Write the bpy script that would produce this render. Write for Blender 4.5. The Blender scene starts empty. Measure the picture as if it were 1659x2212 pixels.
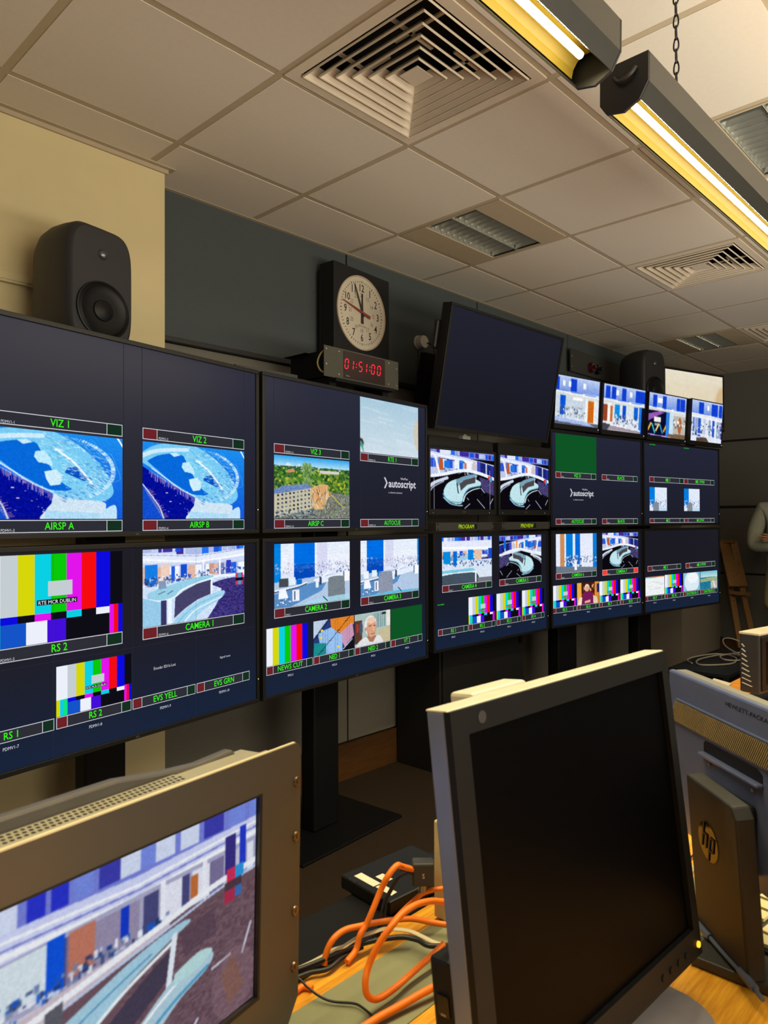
import bpy, bmesh, math, random
import numpy as np
from mathutils import Matrix, Vector
R_=math.radians
scn=bpy.context.scene
COL=scn.collection
# ------------------------------------------------------------------ camera
cam_d=bpy.data.cameras.new('camera'); cam=bpy.data.objects.new('camera',cam_d); COL.objects.link(cam)
cr=(0.68743402,-0.72623739,-0.00370452); cu=(-0.00494182,-0.00977844,0.99993998); cf=(0.72623003,0.68737445,0.01031097)
CAM=Vector((-1.41807,-2.38044,1.341))
cam.matrix_world=Matrix(((cr[0],cu[0],-cf[0],CAM.x),(cr[1],cu[1],-cf[1],CAM.y),(cr[2],cu[2],-cf[2],CAM.z),(0,0,0,1)))
cam_d.sensor_fit='HORIZONTAL'; cam_d.sensor_width=36.0; cam_d.lens=36.0*1569.98/1659.0
cam_d.clip_start=.05; cam_d.dof.use_dof=True; cam_d.dof.focus_distance=3.2; cam_d.dof.aperture_fstop=17
scn.camera=cam
# ------------------------------------------------------------------ world, exposure
scn.view_settings.view_transform='Standard'; scn.view_settings.look='None'
scn.view_settings.exposure=0.0; scn.view_settings.gamma=1.0; scn.view_settings.use_curve_mapping=False
wd=bpy.data.worlds.new('world'); scn.world=wd; wd.use_nodes=True
wd.node_tree.nodes['Background'].inputs[0].default_value=(1.0,.92,.78,1); wd.node_tree.nodes['Background'].inputs[1].default_value=.12
def area(name,loc,size,size_y,power,color,rot=(0,0,0),spread=math.pi):
    d=bpy.data.lights.new(name,'AREA'); d.shape='RECTANGLE'; d.size=size; d.size_y=size_y; d.energy=power; d.color=color; d.spread=spread
    o=bpy.data.objects.new(name,d); COL.objects.link(o); o.location=loc; o.rotation_euler=rot
    return o
WARM=(1.0,.80,.46)
# added fill lamps out of view, no fittings: one up, one down, one forward
area('fill_light_up',(.9,-3.5,1.25),4.2,1.6,200,(1.0,.92,.73),(R_(180),0,0))
area('fill_light_down',(-.6,-3.7,2.66),2.4,.5,12,(1.0,.90,.66))
area('fill_light_forward',(.2,-5.2,1.9),3.4,.8,66,(1.0,.91,.70),(R_(86),0,0))

# ------------------------------------------------------------------ materials
def s2l(c):
    return tuple((x/12.92 if x<=.04045 else ((x+.055)/1.055)**2.4) for x in c)
def rgb(r,g,b): return s2l((r/255.,g/255.,b/255.))
MATS={}
def mat(name,col,rough=.6,metal=0.,noise=.06,nscale=30.,bump=0.,bscale=200.,spec=.5,emit=None,es=0.,coat=0.):
    if name in MATS: return MATS[name]
    m=bpy.data.materials.new(name); m.use_nodes=True; nt=m.node_tree; b=nt.nodes['Principled BSDF']
    b.inputs['Roughness'].default_value=rough; b.inputs['Metallic'].default_value=metal
    b.inputs['Specular IOR Level'].default_value=spec
    tc=nt.nodes.new('ShaderNodeTexCoord'); n=nt.nodes.new('ShaderNodeTexNoise'); n.inputs['Scale'].default_value=nscale; n.inputs['Detail'].default_value=3
    nt.links.new(tc.outputs['Object'],n.inputs['Vector'])
    r=nt.nodes.new('ShaderNodeValToRGB')
    r.color_ramp.elements[0].position=.3; r.color_ramp.elements[1].position=.7
    r.color_ramp.elements[0].color=tuple(x*(1-noise) for x in col)+(1,); r.color_ramp.elements[1].color=tuple(min(1,x*(1+noise)) for x in col)+(1,)
    nt.links.new(n.outputs['Fac'],r.inputs['Fac']); nt.links.new(r.outputs['Color'],b.inputs['Base Color'])
    if bump>0:
        n2=nt.nodes.new('ShaderNodeTexNoise'); n2.inputs['Scale'].default_value=bscale; nt.links.new(tc.outputs['Object'],n2.inputs['Vector'])
        bp=nt.nodes.new('ShaderNodeBump'); bp.inputs['Strength'].default_value=bump; bp.inputs['Distance'].default_value=.002
        nt.links.new(n2.outputs['Fac'],bp.inputs['Height']); nt.links.new(bp.outputs['Normal'],b.inputs['Normal'])
    if emit is not None:
        b.inputs['Emission Color'].default_value=emit+(1,); b.inputs['Emission Strength'].default_value=es
    if coat: b.inputs['Coat Weight'].default_value=coat
    MATS[name]=m; return m
def wood(name,c1,c2,scale=(1.,18.,18.),rough=.35,rot=0.,spec=.4):
    if name in MATS: return MATS[name]
    m=bpy.data.materials.new(name); m.use_nodes=True; nt=m.node_tree; b=nt.nodes['Principled BSDF']; b.inputs['Roughness'].default_value=rough
    b.inputs['Specular IOR Level'].default_value=spec
    tc=nt.nodes.new('ShaderNodeTexCoord'); mp=nt.nodes.new('ShaderNodeMapping'); mp.inputs['Scale'].default_value=scale; mp.inputs['Rotation'].default_value=(0,0,rot)
    n=nt.nodes.new('ShaderNodeTexNoise'); n.inputs['Scale'].default_value=9; n.inputs['Detail'].default_value=6; n.inputs['Roughness'].default_value=.65
    nt.links.new(tc.outputs['Object'],mp.inputs['Vector']); nt.links.new(mp.outputs['Vector'],n.inputs['Vector'])
    r=nt.nodes.new('ShaderNodeValToRGB'); r.color_ramp.elements[0].position=.35; r.color_ramp.elements[1].position=.62
    r.color_ramp.elements[0].color=c1+(1,); r.color_ramp.elements[1].color=c2+(1,)
    nt.links.new(n.outputs['Fac'],r.inputs['Fac']); nt.links.new(r.outputs['Color'],b.inputs['Base Color']); MATS[name]=m; return m
def carpet():
    m=mat('carpet_brown',rgb(50,40,31),.95,noise=.35,nscale=260,bump=.6,bscale=500,spec=.1); return m
def emis(name,col,st=1.):
    if name in MATS: return MATS[name]
    m=bpy.data.materials.new(name); m.use_nodes=True; nt=m.node_tree; nt.nodes.clear()
    e=nt.nodes.new('ShaderNodeEmission'); e.inputs[0].default_value=tuple(col)+(1,); e.inputs[1].default_value=st
    o=nt.nodes.new('ShaderNodeOutputMaterial'); nt.links.new(e.outputs[0],o.inputs[0]); MATS[name]=m
    if st<3: m.cycles.emission_sampling='NONE' if max(col)*st<.3 else 'AUTO'
    return m
def picmat(name,st=1.):
    if name in MATS: return MATS[name]
    m=bpy.data.materials.new(name); m.use_nodes=True; nt=m.node_tree; nt.nodes.clear()
    a=nt.nodes.new('ShaderNodeAttribute'); a.attribute_name='glow'; e=nt.nodes.new('ShaderNodeEmission'); e.inputs[1].default_value=st
    o=nt.nodes.new('ShaderNodeOutputMaterial'); nt.links.new(a.outputs['Color'],e.inputs[0]); nt.links.new(e.outputs[0],o.inputs[0]); MATS[name]=m; return m
BLK=mat('black_plastic',rgb(22,22,25),.5,bump=.05,spec=.35)
BEZ=mat('bezel_black',rgb(23,23,26),.45,bump=.05,spec=.3)
DMET=mat('black_metal',rgb(10,11,15),.5,noise=.1,spec=.25)
DGRY=mat('dark_grey_plastic',rgb(52,52,54),.55,bump=.1)
# ------------------------------------------------------------------ mesh builder
class MB:
    def __init__(s): s.v=[]; s.f=[]; s.m=[]
    def add(s,v,f,mi=0,M=None):
        o=len(s.v)
        for p in v:
            p=Vector(p)
            if M is not None: p=M@p
            s.v.append(tuple(p))
        for q in f: s.f.append(tuple(i+o for i in q)); s.m.append(mi)
        return s
    def box(s,a,b,mi=0,M=None):
        x0,y0,z0=a; x1,y1,z1=b
        v=[(x0,y0,z0),(x1,y0,z0),(x1,y1,z0),(x0,y1,z0),(x0,y0,z1),(x1,y0,z1),(x1,y1,z1),(x0,y1,z1)]
        return s.add(v,[(3,2,1,0),(4,5,6,7),(0,1,5,4),(1,2,6,5),(2,3,7,6),(3,0,4,7)],mi,M)
    def quad(s,a,b,c,d,mi=0,M=None): return s.add([a,b,c,d],[(0,1,2,3)],mi,M)
    def rect(s,x0,z0,x1,z1,y,mi=0): return s.quad((x0,y,z0),(x1,y,z0),(x1,y,z1),(x0,y,z1),mi)
    def prism(s,poly,h0,h1,axis='Y',mi=0,M=None):
        n=len(poly)
        def P(a,b,h): return {'X':(h,a,b),'Y':(a,h,b),'Z':(a,b,h)}[axis]
        v=[P(a,b,h0) for a,b in poly]+[P(a,b,h1) for a,b in poly]
        f=[tuple(range(n)),tuple(range(2*n-1,n-1,-1))]+[(i,i+n,(i+1)%n+n,(i+1)%n) for i in range(n)]
        return s.add(v,f,mi,M)
    def cyl(s,c,r,h,axis='Z',n=20,mi=0,r2=None,M=None):
        r2=r if r2 is None else r2; v=[];
        for k,(rr,hh) in enumerate(((r,0),(r2,h))):
            for i in range(n):
                a=2*math.pi*i/n; x,y=rr*math.cos(a),rr*math.sin(a)
                v.append({'Z':(c[0]+x,c[1]+y,c[2]+hh),'Y':(c[0]+x,c[1]+hh,c[2]+y),'X':(c[0]+hh,c[1]+x,c[2]+y)}[axis])
        f=[tuple(range(n-1,-1,-1)),tuple(range(n,2*n))]+[(i,(i+1)%n,(i+1)%n+n,i+n) for i in range(n)]
        return s.add(v,f,mi,M)
    def lathe(s,c,prof,axis='Y',n=40,mi=0,M=None):
        v=[]
        for r,h in prof:
            for i in range(n):
                a=2*math.pi*i/n; x,y=r*math.cos(a),r*math.sin(a)
                v.append({'Z':(c[0]+x,c[1]+y,c[2]+h),'Y':(c[0]+x,c[1]+h,c[2]+y),'X':(c[0]+h,c[1]+x,c[2]+y)}[axis])
        f=[(k*n+i,k*n+(i+1)%n,(k+1)*n+(i+1)%n,(k+1)*n+i) for k in range(len(prof)-1) for i in range(n)]
        return s.add(v,f,mi,M)
    def tube(s,pts,r,n=8,sub=6,closed=False,mi=0,flat=None):
        P=[Vector(p) for p in pts]; Q=[]
        m=len(P)
        rng=range(m if closed else m-1)
        for i in rng:
            p0=P[(i-1)%m] if (closed or i>0) else P[0]; p1=P[i]; p2=P[(i+1)%m]; p3=P[(i+2)%m] if (closed or i+2<m) else P[m-1]
            for k in range(sub):
                t=k/sub; Q.append(.5*((2*p1)+(p2-p0)*t+(2*p0-5*p1+4*p2-p3)*t*t+(3*p1-p0-3*p2+p3)*t**3))
        if not closed: Q.append(P[-1])
        L=len(Q); v=[]; up=None
        for i in range(L):
            d=(Q[(i+1)%L]-Q[i-1]) if closed else (Q[min(i+1,L-1)]-Q[max(i-1,0)])
            if d.length<1e-9: d=Vector((0,0,1))
            d.normalize()
            if up is None: up=Vector((0,0,1)) if abs(d.z)<.9 else Vector((1,0,0))
            a=d.cross(up).normalized(); b=a.cross(d).normalized(); up=b
            ra,rb=(r,r) if flat is None else flat
            for k in range(n):
                t=2*math.pi*k/n; v.append(Q[i]+a*ra*math.cos(t)+b*rb*math.sin(t))
        f=[]
        for i in range(L if closed else L-1):
            j=(i+1)%L
            for k in range(n): f.append((i*n+k,i*n+(k+1)%n,j*n+(k+1)%n,j*n+k))
        if not closed: f+= [tuple(range(n-1,-1,-1)),tuple(range((L-1)*n,L*n))]
        return s.add(v,f,mi)
    def text(s,txt,x,z,h,y=0.,w=None,mi=0,align='C',M=None,sx=.88,bold=0.):
        V,F,W,H=glyphs(txt,bold); k=h/H if H else 1; kx=(w/W) if w else k*sx; W2=W*kx
        ox={'C':x-W2/2,'L':x,'R':x-W2}[align]
        return s.add([(ox+a*kx,y,z+b*k) for a,b in V],F,mi,M)
    def build(s,name,mats,parent=None,loc=None,rot=None,smooth=False,bevel=0.,solid=0.):
        me=bpy.data.meshes.new(name); me.from_pydata(s.v,[],s.f)
        if not isinstance(mats,(list,tuple)): mats=[mats]
        for m in mats: me.materials.append(m)
        me.polygons.foreach_set('material_index',s.m)
        if smooth: me.polygons.foreach_set('use_smooth',[True]*len(s.f))
        me.update()
        o=bpy.data.objects.new(name,me); COL.objects.link(o)
        if parent is not None: o.parent=parent
        if loc is not None: o.location=loc
        if rot is not None: o.rotation_euler=rot
        if solid:
            q=o.modifiers.new('Solidify','SOLIDIFY'); q.thickness=solid; q.offset=0
        if bevel:
            q=o.modifiers.new('Bevel','BEVEL'); q.width=bevel; q.segments=2; q.limit_method='ANGLE'; q.angle_limit=R_(40)
        if smooth:
            try:
                q=o.modifiers.new('Smooth','EDGE_SPLIT'); q.split_angle=R_(42)
            except Exception: pass
        return o
_G={}
def glyphs(t,bold=0.):
    if (t,bold) in _G: return _G[(t,bold)]
    cu_=bpy.data.curves.new('t','FONT'); cu_.body=t; cu_.size=1; cu_.resolution_u=2; cu_.offset=bold; ob=bpy.data.objects.new('t',cu_)
    me=bpy.data.meshes.new_from_object(ob); V=[(v.co.x,v.co.y) for v in me.vertices]; F=[tuple(p.vertices) for p in me.polygons]
    bpy.data.objects.remove(ob); bpy.data.meshes.remove(me); bpy.data.curves.remove(cu_)
    x0=min(a for a,b in V); x1=max(a for a,b in V); y0=min(b for a,b in V); y1=max(b for a,b in V)
    V=[(a-x0,b-y0) for a,b in V]; _G[(t,bold)]=(V,F,x1-x0,y1-y0); return _G[(t,bold)]
def thing(name,label,cat,loc=(0,0,0),rz=0,group=None,rx=0,ry=0):
    o=bpy.data.objects.new(name,None); COL.objects.link(o); o.location=loc; o.rotation_euler=(rx,ry,rz); o.empty_display_size=.05
    return tag(o,label,cat,group)
def tag(o,label,cat,group=None):
    o['label']=label; o['category']=cat
    if group: o['group']=group
    return o
def struct(o): o['kind']='structure'; return o

# ------------------------------------------------------------------ room shell
ZC=2.731; CX0,CX1,CY0=-3.0,5.9,-5.4
fixt={(0,-2):'v',(4,-2):'v',(7,-2):'v',(2,-1):'l',(7,-1):'l',(2,-3):'l'}
m=MB()
for i in range(-5,10):
    for j in range(-9,1):
        if (i,j) in fixt: continue
        x0,x1=i*.6,min((i+1)*.6,CX1); y0,y1=j*.6,min((j+1)*.6,.37)
        if x0>=CX1: continue
        g=.0135
        # lay-in tile: flat field with a small tegular edge
        a=[(x0+g,y0+g,ZC),(x1-g,y0+g,ZC),(x1-g,y1-g,ZC),(x0+g,y1-g,ZC)]
        m.quad(a[3],a[2],a[1],a[0],0)
        b=[(p[0],p[1],ZC+.006) for p in a]
        for k in range(4): m.quad(a[k],a[(k+1)%4],b[(k+1)%4],b[k],0)
for i in range(-5,11):
    x=i*.6
    if x<CX1: m.box((x-.014,CY0,ZC+.0015),(x+.014,.37,ZC+.012),1)
for j in range(-9,1): m.box((CX0,j*.6-.014,ZC+.0019),(CX1,j*.6+.014,ZC+.0117),1)
m.box((CX0,.35,ZC-.002),(CX1,.37,ZC+.012),1); m.box((CX1-.02,CY0,ZC-.002),(CX1,.37,ZC+.012),1)
m.box((CX0,CY0,ZC+.3),(CX1,.37,ZC+.32),1)
CEIL=mat('ceiling_tile',rgb(205,196,184),.9,noise=.015,nscale=60,bump=.12,bscale=350,spec=.15)
TBAR=mat('ceiling_bar',rgb(172,157,134),.6,noise=.02,spec=.3)
struct(m.build('ceiling',[CEIL,TBAR]))
m=MB(); m.box((CX0,CY0,-.02),(CX1,.4,0)); struct(m.build('floor',carpet()))
WB=mat('wall_panel_fabric',rgb(74,80,82),.9,noise=.03,nscale=80,bump=.25,bscale=500,spec=.15)
WB2=mat('wall_panel_lower',rgb(112,108,100),.9,noise=.03,nscale=80,spec=.15)
SEAM=mat('panel_seam',rgb(18,18,20),.8)
SKIRT=wood('skirting_wood',rgb(66,42,18),rgb(88,56,25),(1.,1.,25.),.5)
m=MB()
m.box((CX0,.385,0),(CX1,.47,ZC+.3),2)
xs=[CX0,.005,1.207,2.36,3.51,4.66,CX1]
for a,b in zip(xs[:-1],xs[1:]):
    m.box((a+.006,.37,2.11),(b-.006,.386,ZC),0); m.box((a+.006,.37,.19),(b-.006,.386,2.085),1)
struct(m.build('wall_back',[WB,WB2,SEAM]))
m=MB(); m.box((.07,.352,0),(4.95,.37,.183)); struct(m.build('baseboard_back',SKIRT))
# dark trunking rail across the panels
m=MB(); m.box((.07,.335,2.088),(4.95,.37,2.108)); struct(m.build('trim_1',mat('rail_black',rgb(16,17,20),.5)))
WR=mat('wall_right_fabric',rgb(104,103,100),.92,noise=.03,nscale=80,bump=.25,bscale=500,spec=.12)
m=MB(); m.box((5.915,CY0,0),(6.0,.47,ZC+.3),1)
for z0,z1 in ((.2,.805),(.825,1.435),(1.46,2.07),(2.09,ZC)):
    y=.37
    while y>CY0:
        m.box((5.9,y-2.4,z0),(5.916,y-.012,z1),0); y-=2.4
struct(m.build('wall_right',[WR,SEAM]))
m=MB(); m.box((5.882,CY0,0),(5.9,.09,.18)); struct(m.build('baseboard_right',SKIRT))
m=MB(); m.box((4.95,.09,0),(5.9,.37,ZC)); struct(m.build('wall_corner_pillar',mat('pillar_grey',rgb(135,125,112),.9,noise=.02,spec=.15)))
# cream pillar casing at the near end, with ceiling angle and trunking
CREAM=mat('pillar_cream',rgb(206,190,148),.85,noise=.02,nscale=8,bump=.1,bscale=250,spec=.2)
m=MB(); m.box((CX0,.215,0),(.07,.37,ZC)); struct(m.build('wall_near_pillar',CREAM,bevel=.004))
m=MB(); m.box((CX0,.185,ZC-.004),(.10,.22,ZC+.004)); m.box((CX0,.205,ZC-.02),(.08,.216,ZC)); struct(m.build('trim_2',TBAR))
m=MB(); m.box((CX0,.197,2.141),(-.4,.215,2.175)); m.box((CX0,.194,2.149),(-.4,.198,2.166)); struct(m.build('trim_3',CREAM,bevel=.003))

# ------------------------------------------------------------------ ceiling diffusers and louvre lights
VENT=mat('diffuser_enamel',rgb(206,194,176),.45,noise=.02,spec=.4)
DARK=mat('plenum_black',rgb(10,10,11),.9)
def vent(i,label):
    cx,cy=i*.6+.3,-.9
    t=thing('air_diffuser',label,'ceiling vent',(cx,cy,ZC),0,None)
    f=MB(); a,b=.292,.258
    for s in range(4):
        M=Matrix.Rotation(s*math.pi/2,4,'Z')
        f.quad((-a,-a,-.003),(-b,-b,-.003),(b,-b,-.003),(a,-a,-.003),0,M); f.quad((-b,-b,-.003),(-b,-b,.012),(b,-b,.012),(b,-b,-.003),0,M)
        f.quad((-a,-a,-.003),(a,-a,-.003),(a,-a,.01),(-a,-a,.01),0,M)
    f.build('frame',VENT,t)
    for k in range(6):
        h=.252-.0365*k; v=MB(); d=.030; r=.034; z0=-.004
        for s in range(4):
            M=Matrix.Rotation(s*math.pi/2,4,'Z')
            v.quad((-h,-h,z0),(h,-h,z0),(h-d,-h+d,z0+r),(-h+d,-h+d,z0+r),0,M)
            v.quad((-h,-h,z0),(-h+.0025,-h+.0025,z0-.0045),(h-.0025,-h+.0025,z0-.0045),(h,-h,z0),0,M)
        v.build('vane',VENT,t,solid=.0022)
    c=MB(); h=.038; c.prism([(-h,-h),(h,-h),(h,h),(-h,h)],-.002,.002,'Z'); c.build('centre_plate',VENT,t,bevel=.002)
    br=MB()
    for s in range(4):
        M=Matrix.Rotation(s*math.pi/2,4,'Z')
        for u in (-.13,.09): br.box((u-.006,-.27,.030),(u+.006,-.03,.036),0,M)
    br.build('bracket',VENT,t)
    p=MB(); h=.285
    p.box((-h,-h,.16),(h,h,.17))
    for s in range(4):
        M=Matrix.Rotation(s*math.pi/2,4,'Z'); p.quad((-h,-h,.0),(h,-h,.0),(h,-h,.165),(-h,-h,.165),0,M)
    p.build('plenum',DARK,t)
vent(0,'square air diffuser with nested vanes, largest and nearest, over the big wall displays')
vent(4,'square air diffuser beyond the hanging light, second from the camera')
vent(7,'small far air diffuser cut by the frame beside the distant louvre light')
ALU=mat('louvre_aluminium',rgb(225,226,220),.2,.85,noise=.05)
ALU2=mat('louvre_housing',rgb(64,64,60),.35,.5)
def louvre(i,v0,label):
    x0=i*.6; t=thing('louvre_light',label,'ceiling light',(x0+.3,-(v0+.24)*.6,ZC))
    X0,X1,Y0,Y1=-.276,.282,-.146,.146
    f=MB(); 
    j0=(math.floor(v0+.24)+.5-(v0+.24))*.6
    ya,yb=-j0-.3+.014,-j0+.3-.014
    for a,b,c,d in ((-.286,ya,.286,Y0),(-.286,Y1,.286,yb),(-.286,Y0,X0,Y1),(X1,Y0,.286,Y1)): f.box((a,b,-.002),(c,d,.006),0)
    f.build('frame',TBAR,t)
    h=MB(); h.box((X0,Y0,.082),(X1,Y1,.10)); h.box((X0-.004,Y0,0.004),(X0,Y1,.1)); h.box((X1,Y0,.004),(X1+.004,Y1,.1)); h.box((X0,Y0-.004,.004),(X1,Y0,.1)); h.box((X0,Y1,.004),(X1,Y1+.004,.1)); h.build('housing',ALU2,t)
    for s in (-1,1):
        l=MB(); yc=s*.073
        for q in (-1,1):
            n=5
            for k in range(n):
                u0,u1=k/n,(k+1)/n
                f0=lambda u:(yc+q*(.070-.030*u*u),.002+.075*u)
                (ya_,za_),(yb_,zb_)=f0(u0),f0(u1)
                l.quad((X0,ya_,za_),(X1,ya_,za_),(X1,yb_,zb_),(X0,yb_,zb_))
        for k in range(12):
            x=X0+.025+k*(X1-X0-.05)/11
            for q in (-1,1): l.quad((x+q*.001,yc-.066,.002),(x+q*.001,yc+.066,.002),(x+q*.009,yc+.05,.04),(x+q*.009,yc-.05,.04))
        l.build('louvre',ALU,t,smooth=False)
        tb=MB(); tb.cyl((X0+.01,yc,.066),.008,X1-X0-.02,'X',12); tb.build('lamp_tube',mat('unlit_tube',rgb(150,150,145),.3),t,smooth=True)
louvre(2,.27,'unlit silver louvre light in the ceiling above the clock and dark display')
louvre(7,.27,'small unlit louvre light far off above the second loudspeaker')
louvre(2,2.48,'unlit louvre light cut by the frame behind the hanging light trough')

# ------------------------------------------------------------------ hanging light troughs
TR=mat('trough_black',rgb(36,35,31),.33,noise=.05,metal=.2,spec=.5)
TREND=mat('trough_end_black',rgb(14,14,15),.5)
GOLD=mat('reflector_warm',rgb(140,118,30),.5,.0,noise=.04)
TUBE=emis('lit_tube',(1.0,.88,.55),11.)
PROF=[(-1.618,2.262),(-1.6035,2.285),(-1.604,2.34),(-1.633,2.366),(-1.718,2.366),(-1.717,2.301),(-1.697,2.268)]
def trough(x0,x1,label,tube0,tube1):
    t=thing('hanging_light_trough',label,'hanging light',(x0,0,0)); L=x1-x0
    m=MB(); 
    inner=[(-1.621,2.264),(-1.607,2.286),(-1.608,2.338),(-1.634,2.362),(-1.713,2.362),(-1.712,2.303),(-1.694,2.270)]
    for a,b in zip(PROF[:-1],PROF[1:]): m.quad((0,a[0],a[1]),(L,a[0],a[1]),(L,b[0],b[1]),(0,b[0],b[1]))
    for a,b in zip(inner[:-1],inner[1:]): m.quad((0,a[0],a[1]),(0,b[0],b[1]),(L,b[0],b[1]),(L,a[0],a[1]))
    m.quad((0,)+PROF[0],(0,)+inner[0],(L,)+inner[0],(L,)+PROF[0]); m.quad((0,)+PROF[-1],(L,)+PROF[-1],(L,)+inner[-1],(0,)+inner[-1])
    m.build('shell',TR,t)
    for xx in (0,L):
        e=MB(); s=1 if xx else -1
        e.prism(PROF[:1]+PROF[1:]+[(-1.66,2.252)],xx-.004,xx+.004,'X'); e.tube([(xx+s*.006,-1.64,2.335),(xx+s*.012,-1.655,2.318),(xx+s*.012,-1.68,2.325),(xx+s*.006,-1.69,2.34)],.005,6); 
        e.build('end_cap',TREND,t)
    r=MB()
    for k in range(7):
        a0,a1=math.pi*(.02+.96*k/7),math.pi*(.02+.96*(k+1)/7)
        P=lambda a:(-1.652+.036*math.cos(a),2.274+.042*math.sin(a))
        p,q=P(a0),P(a1); r.quad((.02,p[0],p[1]),(.02,q[0],q[1]),(L-.02,q[0],q[1]),(L-.02,p[0],p[1]))
    r.build('reflector',GOLD,t,smooth=True)
    tb=MB(); tb.cyl((tube0,-1.664,2.283),.0075,tube1-tube0,'X',14); tb.build('lamp_tube',TUBE,t,smooth=True)
    area('trough_lamp',(x0+(tube0+tube1)/2,-1.664,2.2745),tube1-tube0,.013,22,(1.0,.86,.50))
    for xx in (.30,L-.3):
        h=MB(); h.box((xx-.012,-1.668,2.366),(xx+.012,-1.652,2.372)); h.tube([(xx-.008,-1.66,2.371),(xx-.006,-1.66,2.385),(xx+.006,-1.66,2.385),(xx+.008,-1.66,2.371)],.0016,6); h.build('hook',DMET,t)
    return t
trough(-1.66,-.005,'hanging black light trough with a lit tube, nearer of the two, beside the big diffuser',.05,1.585)
trough(.132,1.79,'hanging black light trough with closed hexagonal end cap and lit tube, farther of the two',.03,1.6)
CH=mat('chain_steel',rgb(40,40,44),.4,.8)
def chain(x,label):
    z=2.381; t=MB(); k=0
    while z<ZC-.01:
        a=.0068; pts=[]
        for q in range(10):
            an=2*math.pi*q/10; u=a*math.cos(an)*(1.0-.25*math.sin(an)); w=.0175*math.sin(an)
            pts.append((x+(u if k%2==0 else 0.2*u),-1.66+(0.2*u if k%2==0 else u),z+.0175+w))
        t.tube(pts,.0022,6,2,closed=True); z+=.030; k+=1
    tag(t.build('hanging_chain',CH,smooth=False),label,'chain')
chain(.432,'thin steel chain holding up the farther light trough')
chain(1.49,'steel chain at the far end of the farther light trough, out past the frame edge')
chain(-1.36,'steel chain at the back end of the nearer light trough'); chain(-.305,'steel chain at the front end of the nearer light trough')
# ------------------------------------------------------------------ pictures shown on the screens (drawn as coloured grids of points)
class Cv:
    def __init__(s,w,h,c=(0,0,0)):
        s.w,s.h=w,h; s.a=np.zeros((h,w,3),np.float32)+np.array(c,np.float32)/255.
        s.Y,s.X=np.meshgrid((np.arange(h)+.5)/h,(np.arange(w)+.5)/w,indexing='ij')
    def mix(s,M,c,al=1.):
        M=(M.astype(np.float32)*al)[...,None]; s.a=s.a*(1-M)+M*np.array(c,np.float32)/255.
    def rect(s,x0,y0,x1,y1,c,al=1.): s.mix((s.X>=x0)&(s.X<x1)&(s.Y>=y0)&(s.Y<y1),c,al)
    def poly(s,p,c,al=1.):
        M=np.zeros(s.X.shape,bool); n=len(p)
        for i in range(n):
            (x0,y0),(x1,y1)=p[i],p[(i+1)%n]
            if y0==y1: continue
            M^=((y0>s.Y)!=(y1>s.Y))&(s.X<(x1-x0)*(s.Y-y0)/(y1-y0)+x0)
        s.mix(M,c,al); return M
    def ell(s,cx,cy,rx,ry,c,al=1.,rot=0.):
        dx,dy=(s.X-cx),(s.Y-cy); k,q=math.cos(rot),math.sin(rot); u=(dx*k+dy*q)/rx; v=(-dx*q+dy*k)/ry
        M=(u*u+v*v)<1; s.mix(M,c,al); return M
    def line(s,p,w,c,al=1.):
        M=np.zeros(s.X.shape,bool)
        for (x0,y0),(x1,y1) in zip(p[:-1],p[1:]):
            dx,dy=(x1-x0),(y1-y0); L=dx*dx+dy*dy+1e-12; t=np.clip(((s.X-x0)*dx+(s.Y-y0)*dy)/L,0,1)
            M|=((s.X-x0-t*dx)**2+(s.Y-y0-t*dy)**2)<(w/2)**2
        s.mix(M,c,al)
    def curve(s,p,w,c,al=1.): s.line(cat_(p),w,c,al)
    def vg(s,c0,c1,y0=0.,y1=1.,x0=0.,x1=1.):
        t=np.clip((s.Y-y0)/(y1-y0),0,1)[...,None]; M=((s.X>=x0)&(s.X<x1)&(s.Y>=y0)&(s.Y<y1))[...,None]
        g=(np.array(c0)*(1-t)+np.array(c1)*t)/255.; s.a=np.where(M,g,s.a).astype(np.float32)
    def noise(s,x0,y0,x1,y1,amp,seed=1,sx=1,sy=1):
        r=np.random.RandomState(seed); n=r.rand(s.h//sy+2,s.w//sx+2)-.5; n=np.kron(n,np.ones((sy,sx)))[:s.h,:s.w]
        M=((s.X>=x0)&(s.X<x1)&(s.Y>=y0)&(s.Y<y1)); s.a=np.clip(s.a+(n*amp*M)[...,None],0,1)
    def specks(s,x0,y0,x1,y1,n,cols,wr,hr,seed=1,al=.9):
        r=random.Random(seed)
        for _ in range(n):
            x=r.uniform(x0,x1); y=r.uniform(y0,y1); w=r.uniform(*wr); h=r.uniform(*hr); s.rect(x,y,x+w,y+h,r.choice(cols),al)
def soft(c,k=1,amp=.035,seed=3):
    a=c.a
    for _ in range(k):
        p=np.pad(a,((1,1),(1,1),(0,0)),'edge'); a=(p[:-2,1:-1]+p[2:,1:-1]+p[1:-1,:-2]+p[1:-1,2:]+2*a)/6
    r=np.random.RandomState(seed); h,w=a.shape[:2]; n=.6*(r.rand(h,w)-.5)+.7*np.kron(r.rand(h//3+1,w//3+1)-.5,np.ones((3,3)))[:h,:w]
    l=a.mean(2); a=a*(1+amp*2.2*n[...,None])+(amp*.5*n*(l>.1))[...,None]; a=.5+(a-.5)*1.03
    c.a=np.clip(a,0,1).astype(np.float32); return c
def cat_(p,n=10):
    o=[]; m=len(p)
    for i in range(m-1):
        a,b,c,d=p[max(i-1,0)],p[i],p[i+1],p[min(i+2,m-1)]
        for k in range(n):
            t=k/n; o.append(tuple(.5*((2*b[j])+(c[j]-a[j])*t+(2*a[j]-5*b[j]+4*c[j]-d[j])*t*t+(3*b[j]-a[j]-3*c[j]+d[j])*t**3) for j in (0,1)))
    o.append(p[-1]); return o
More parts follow.
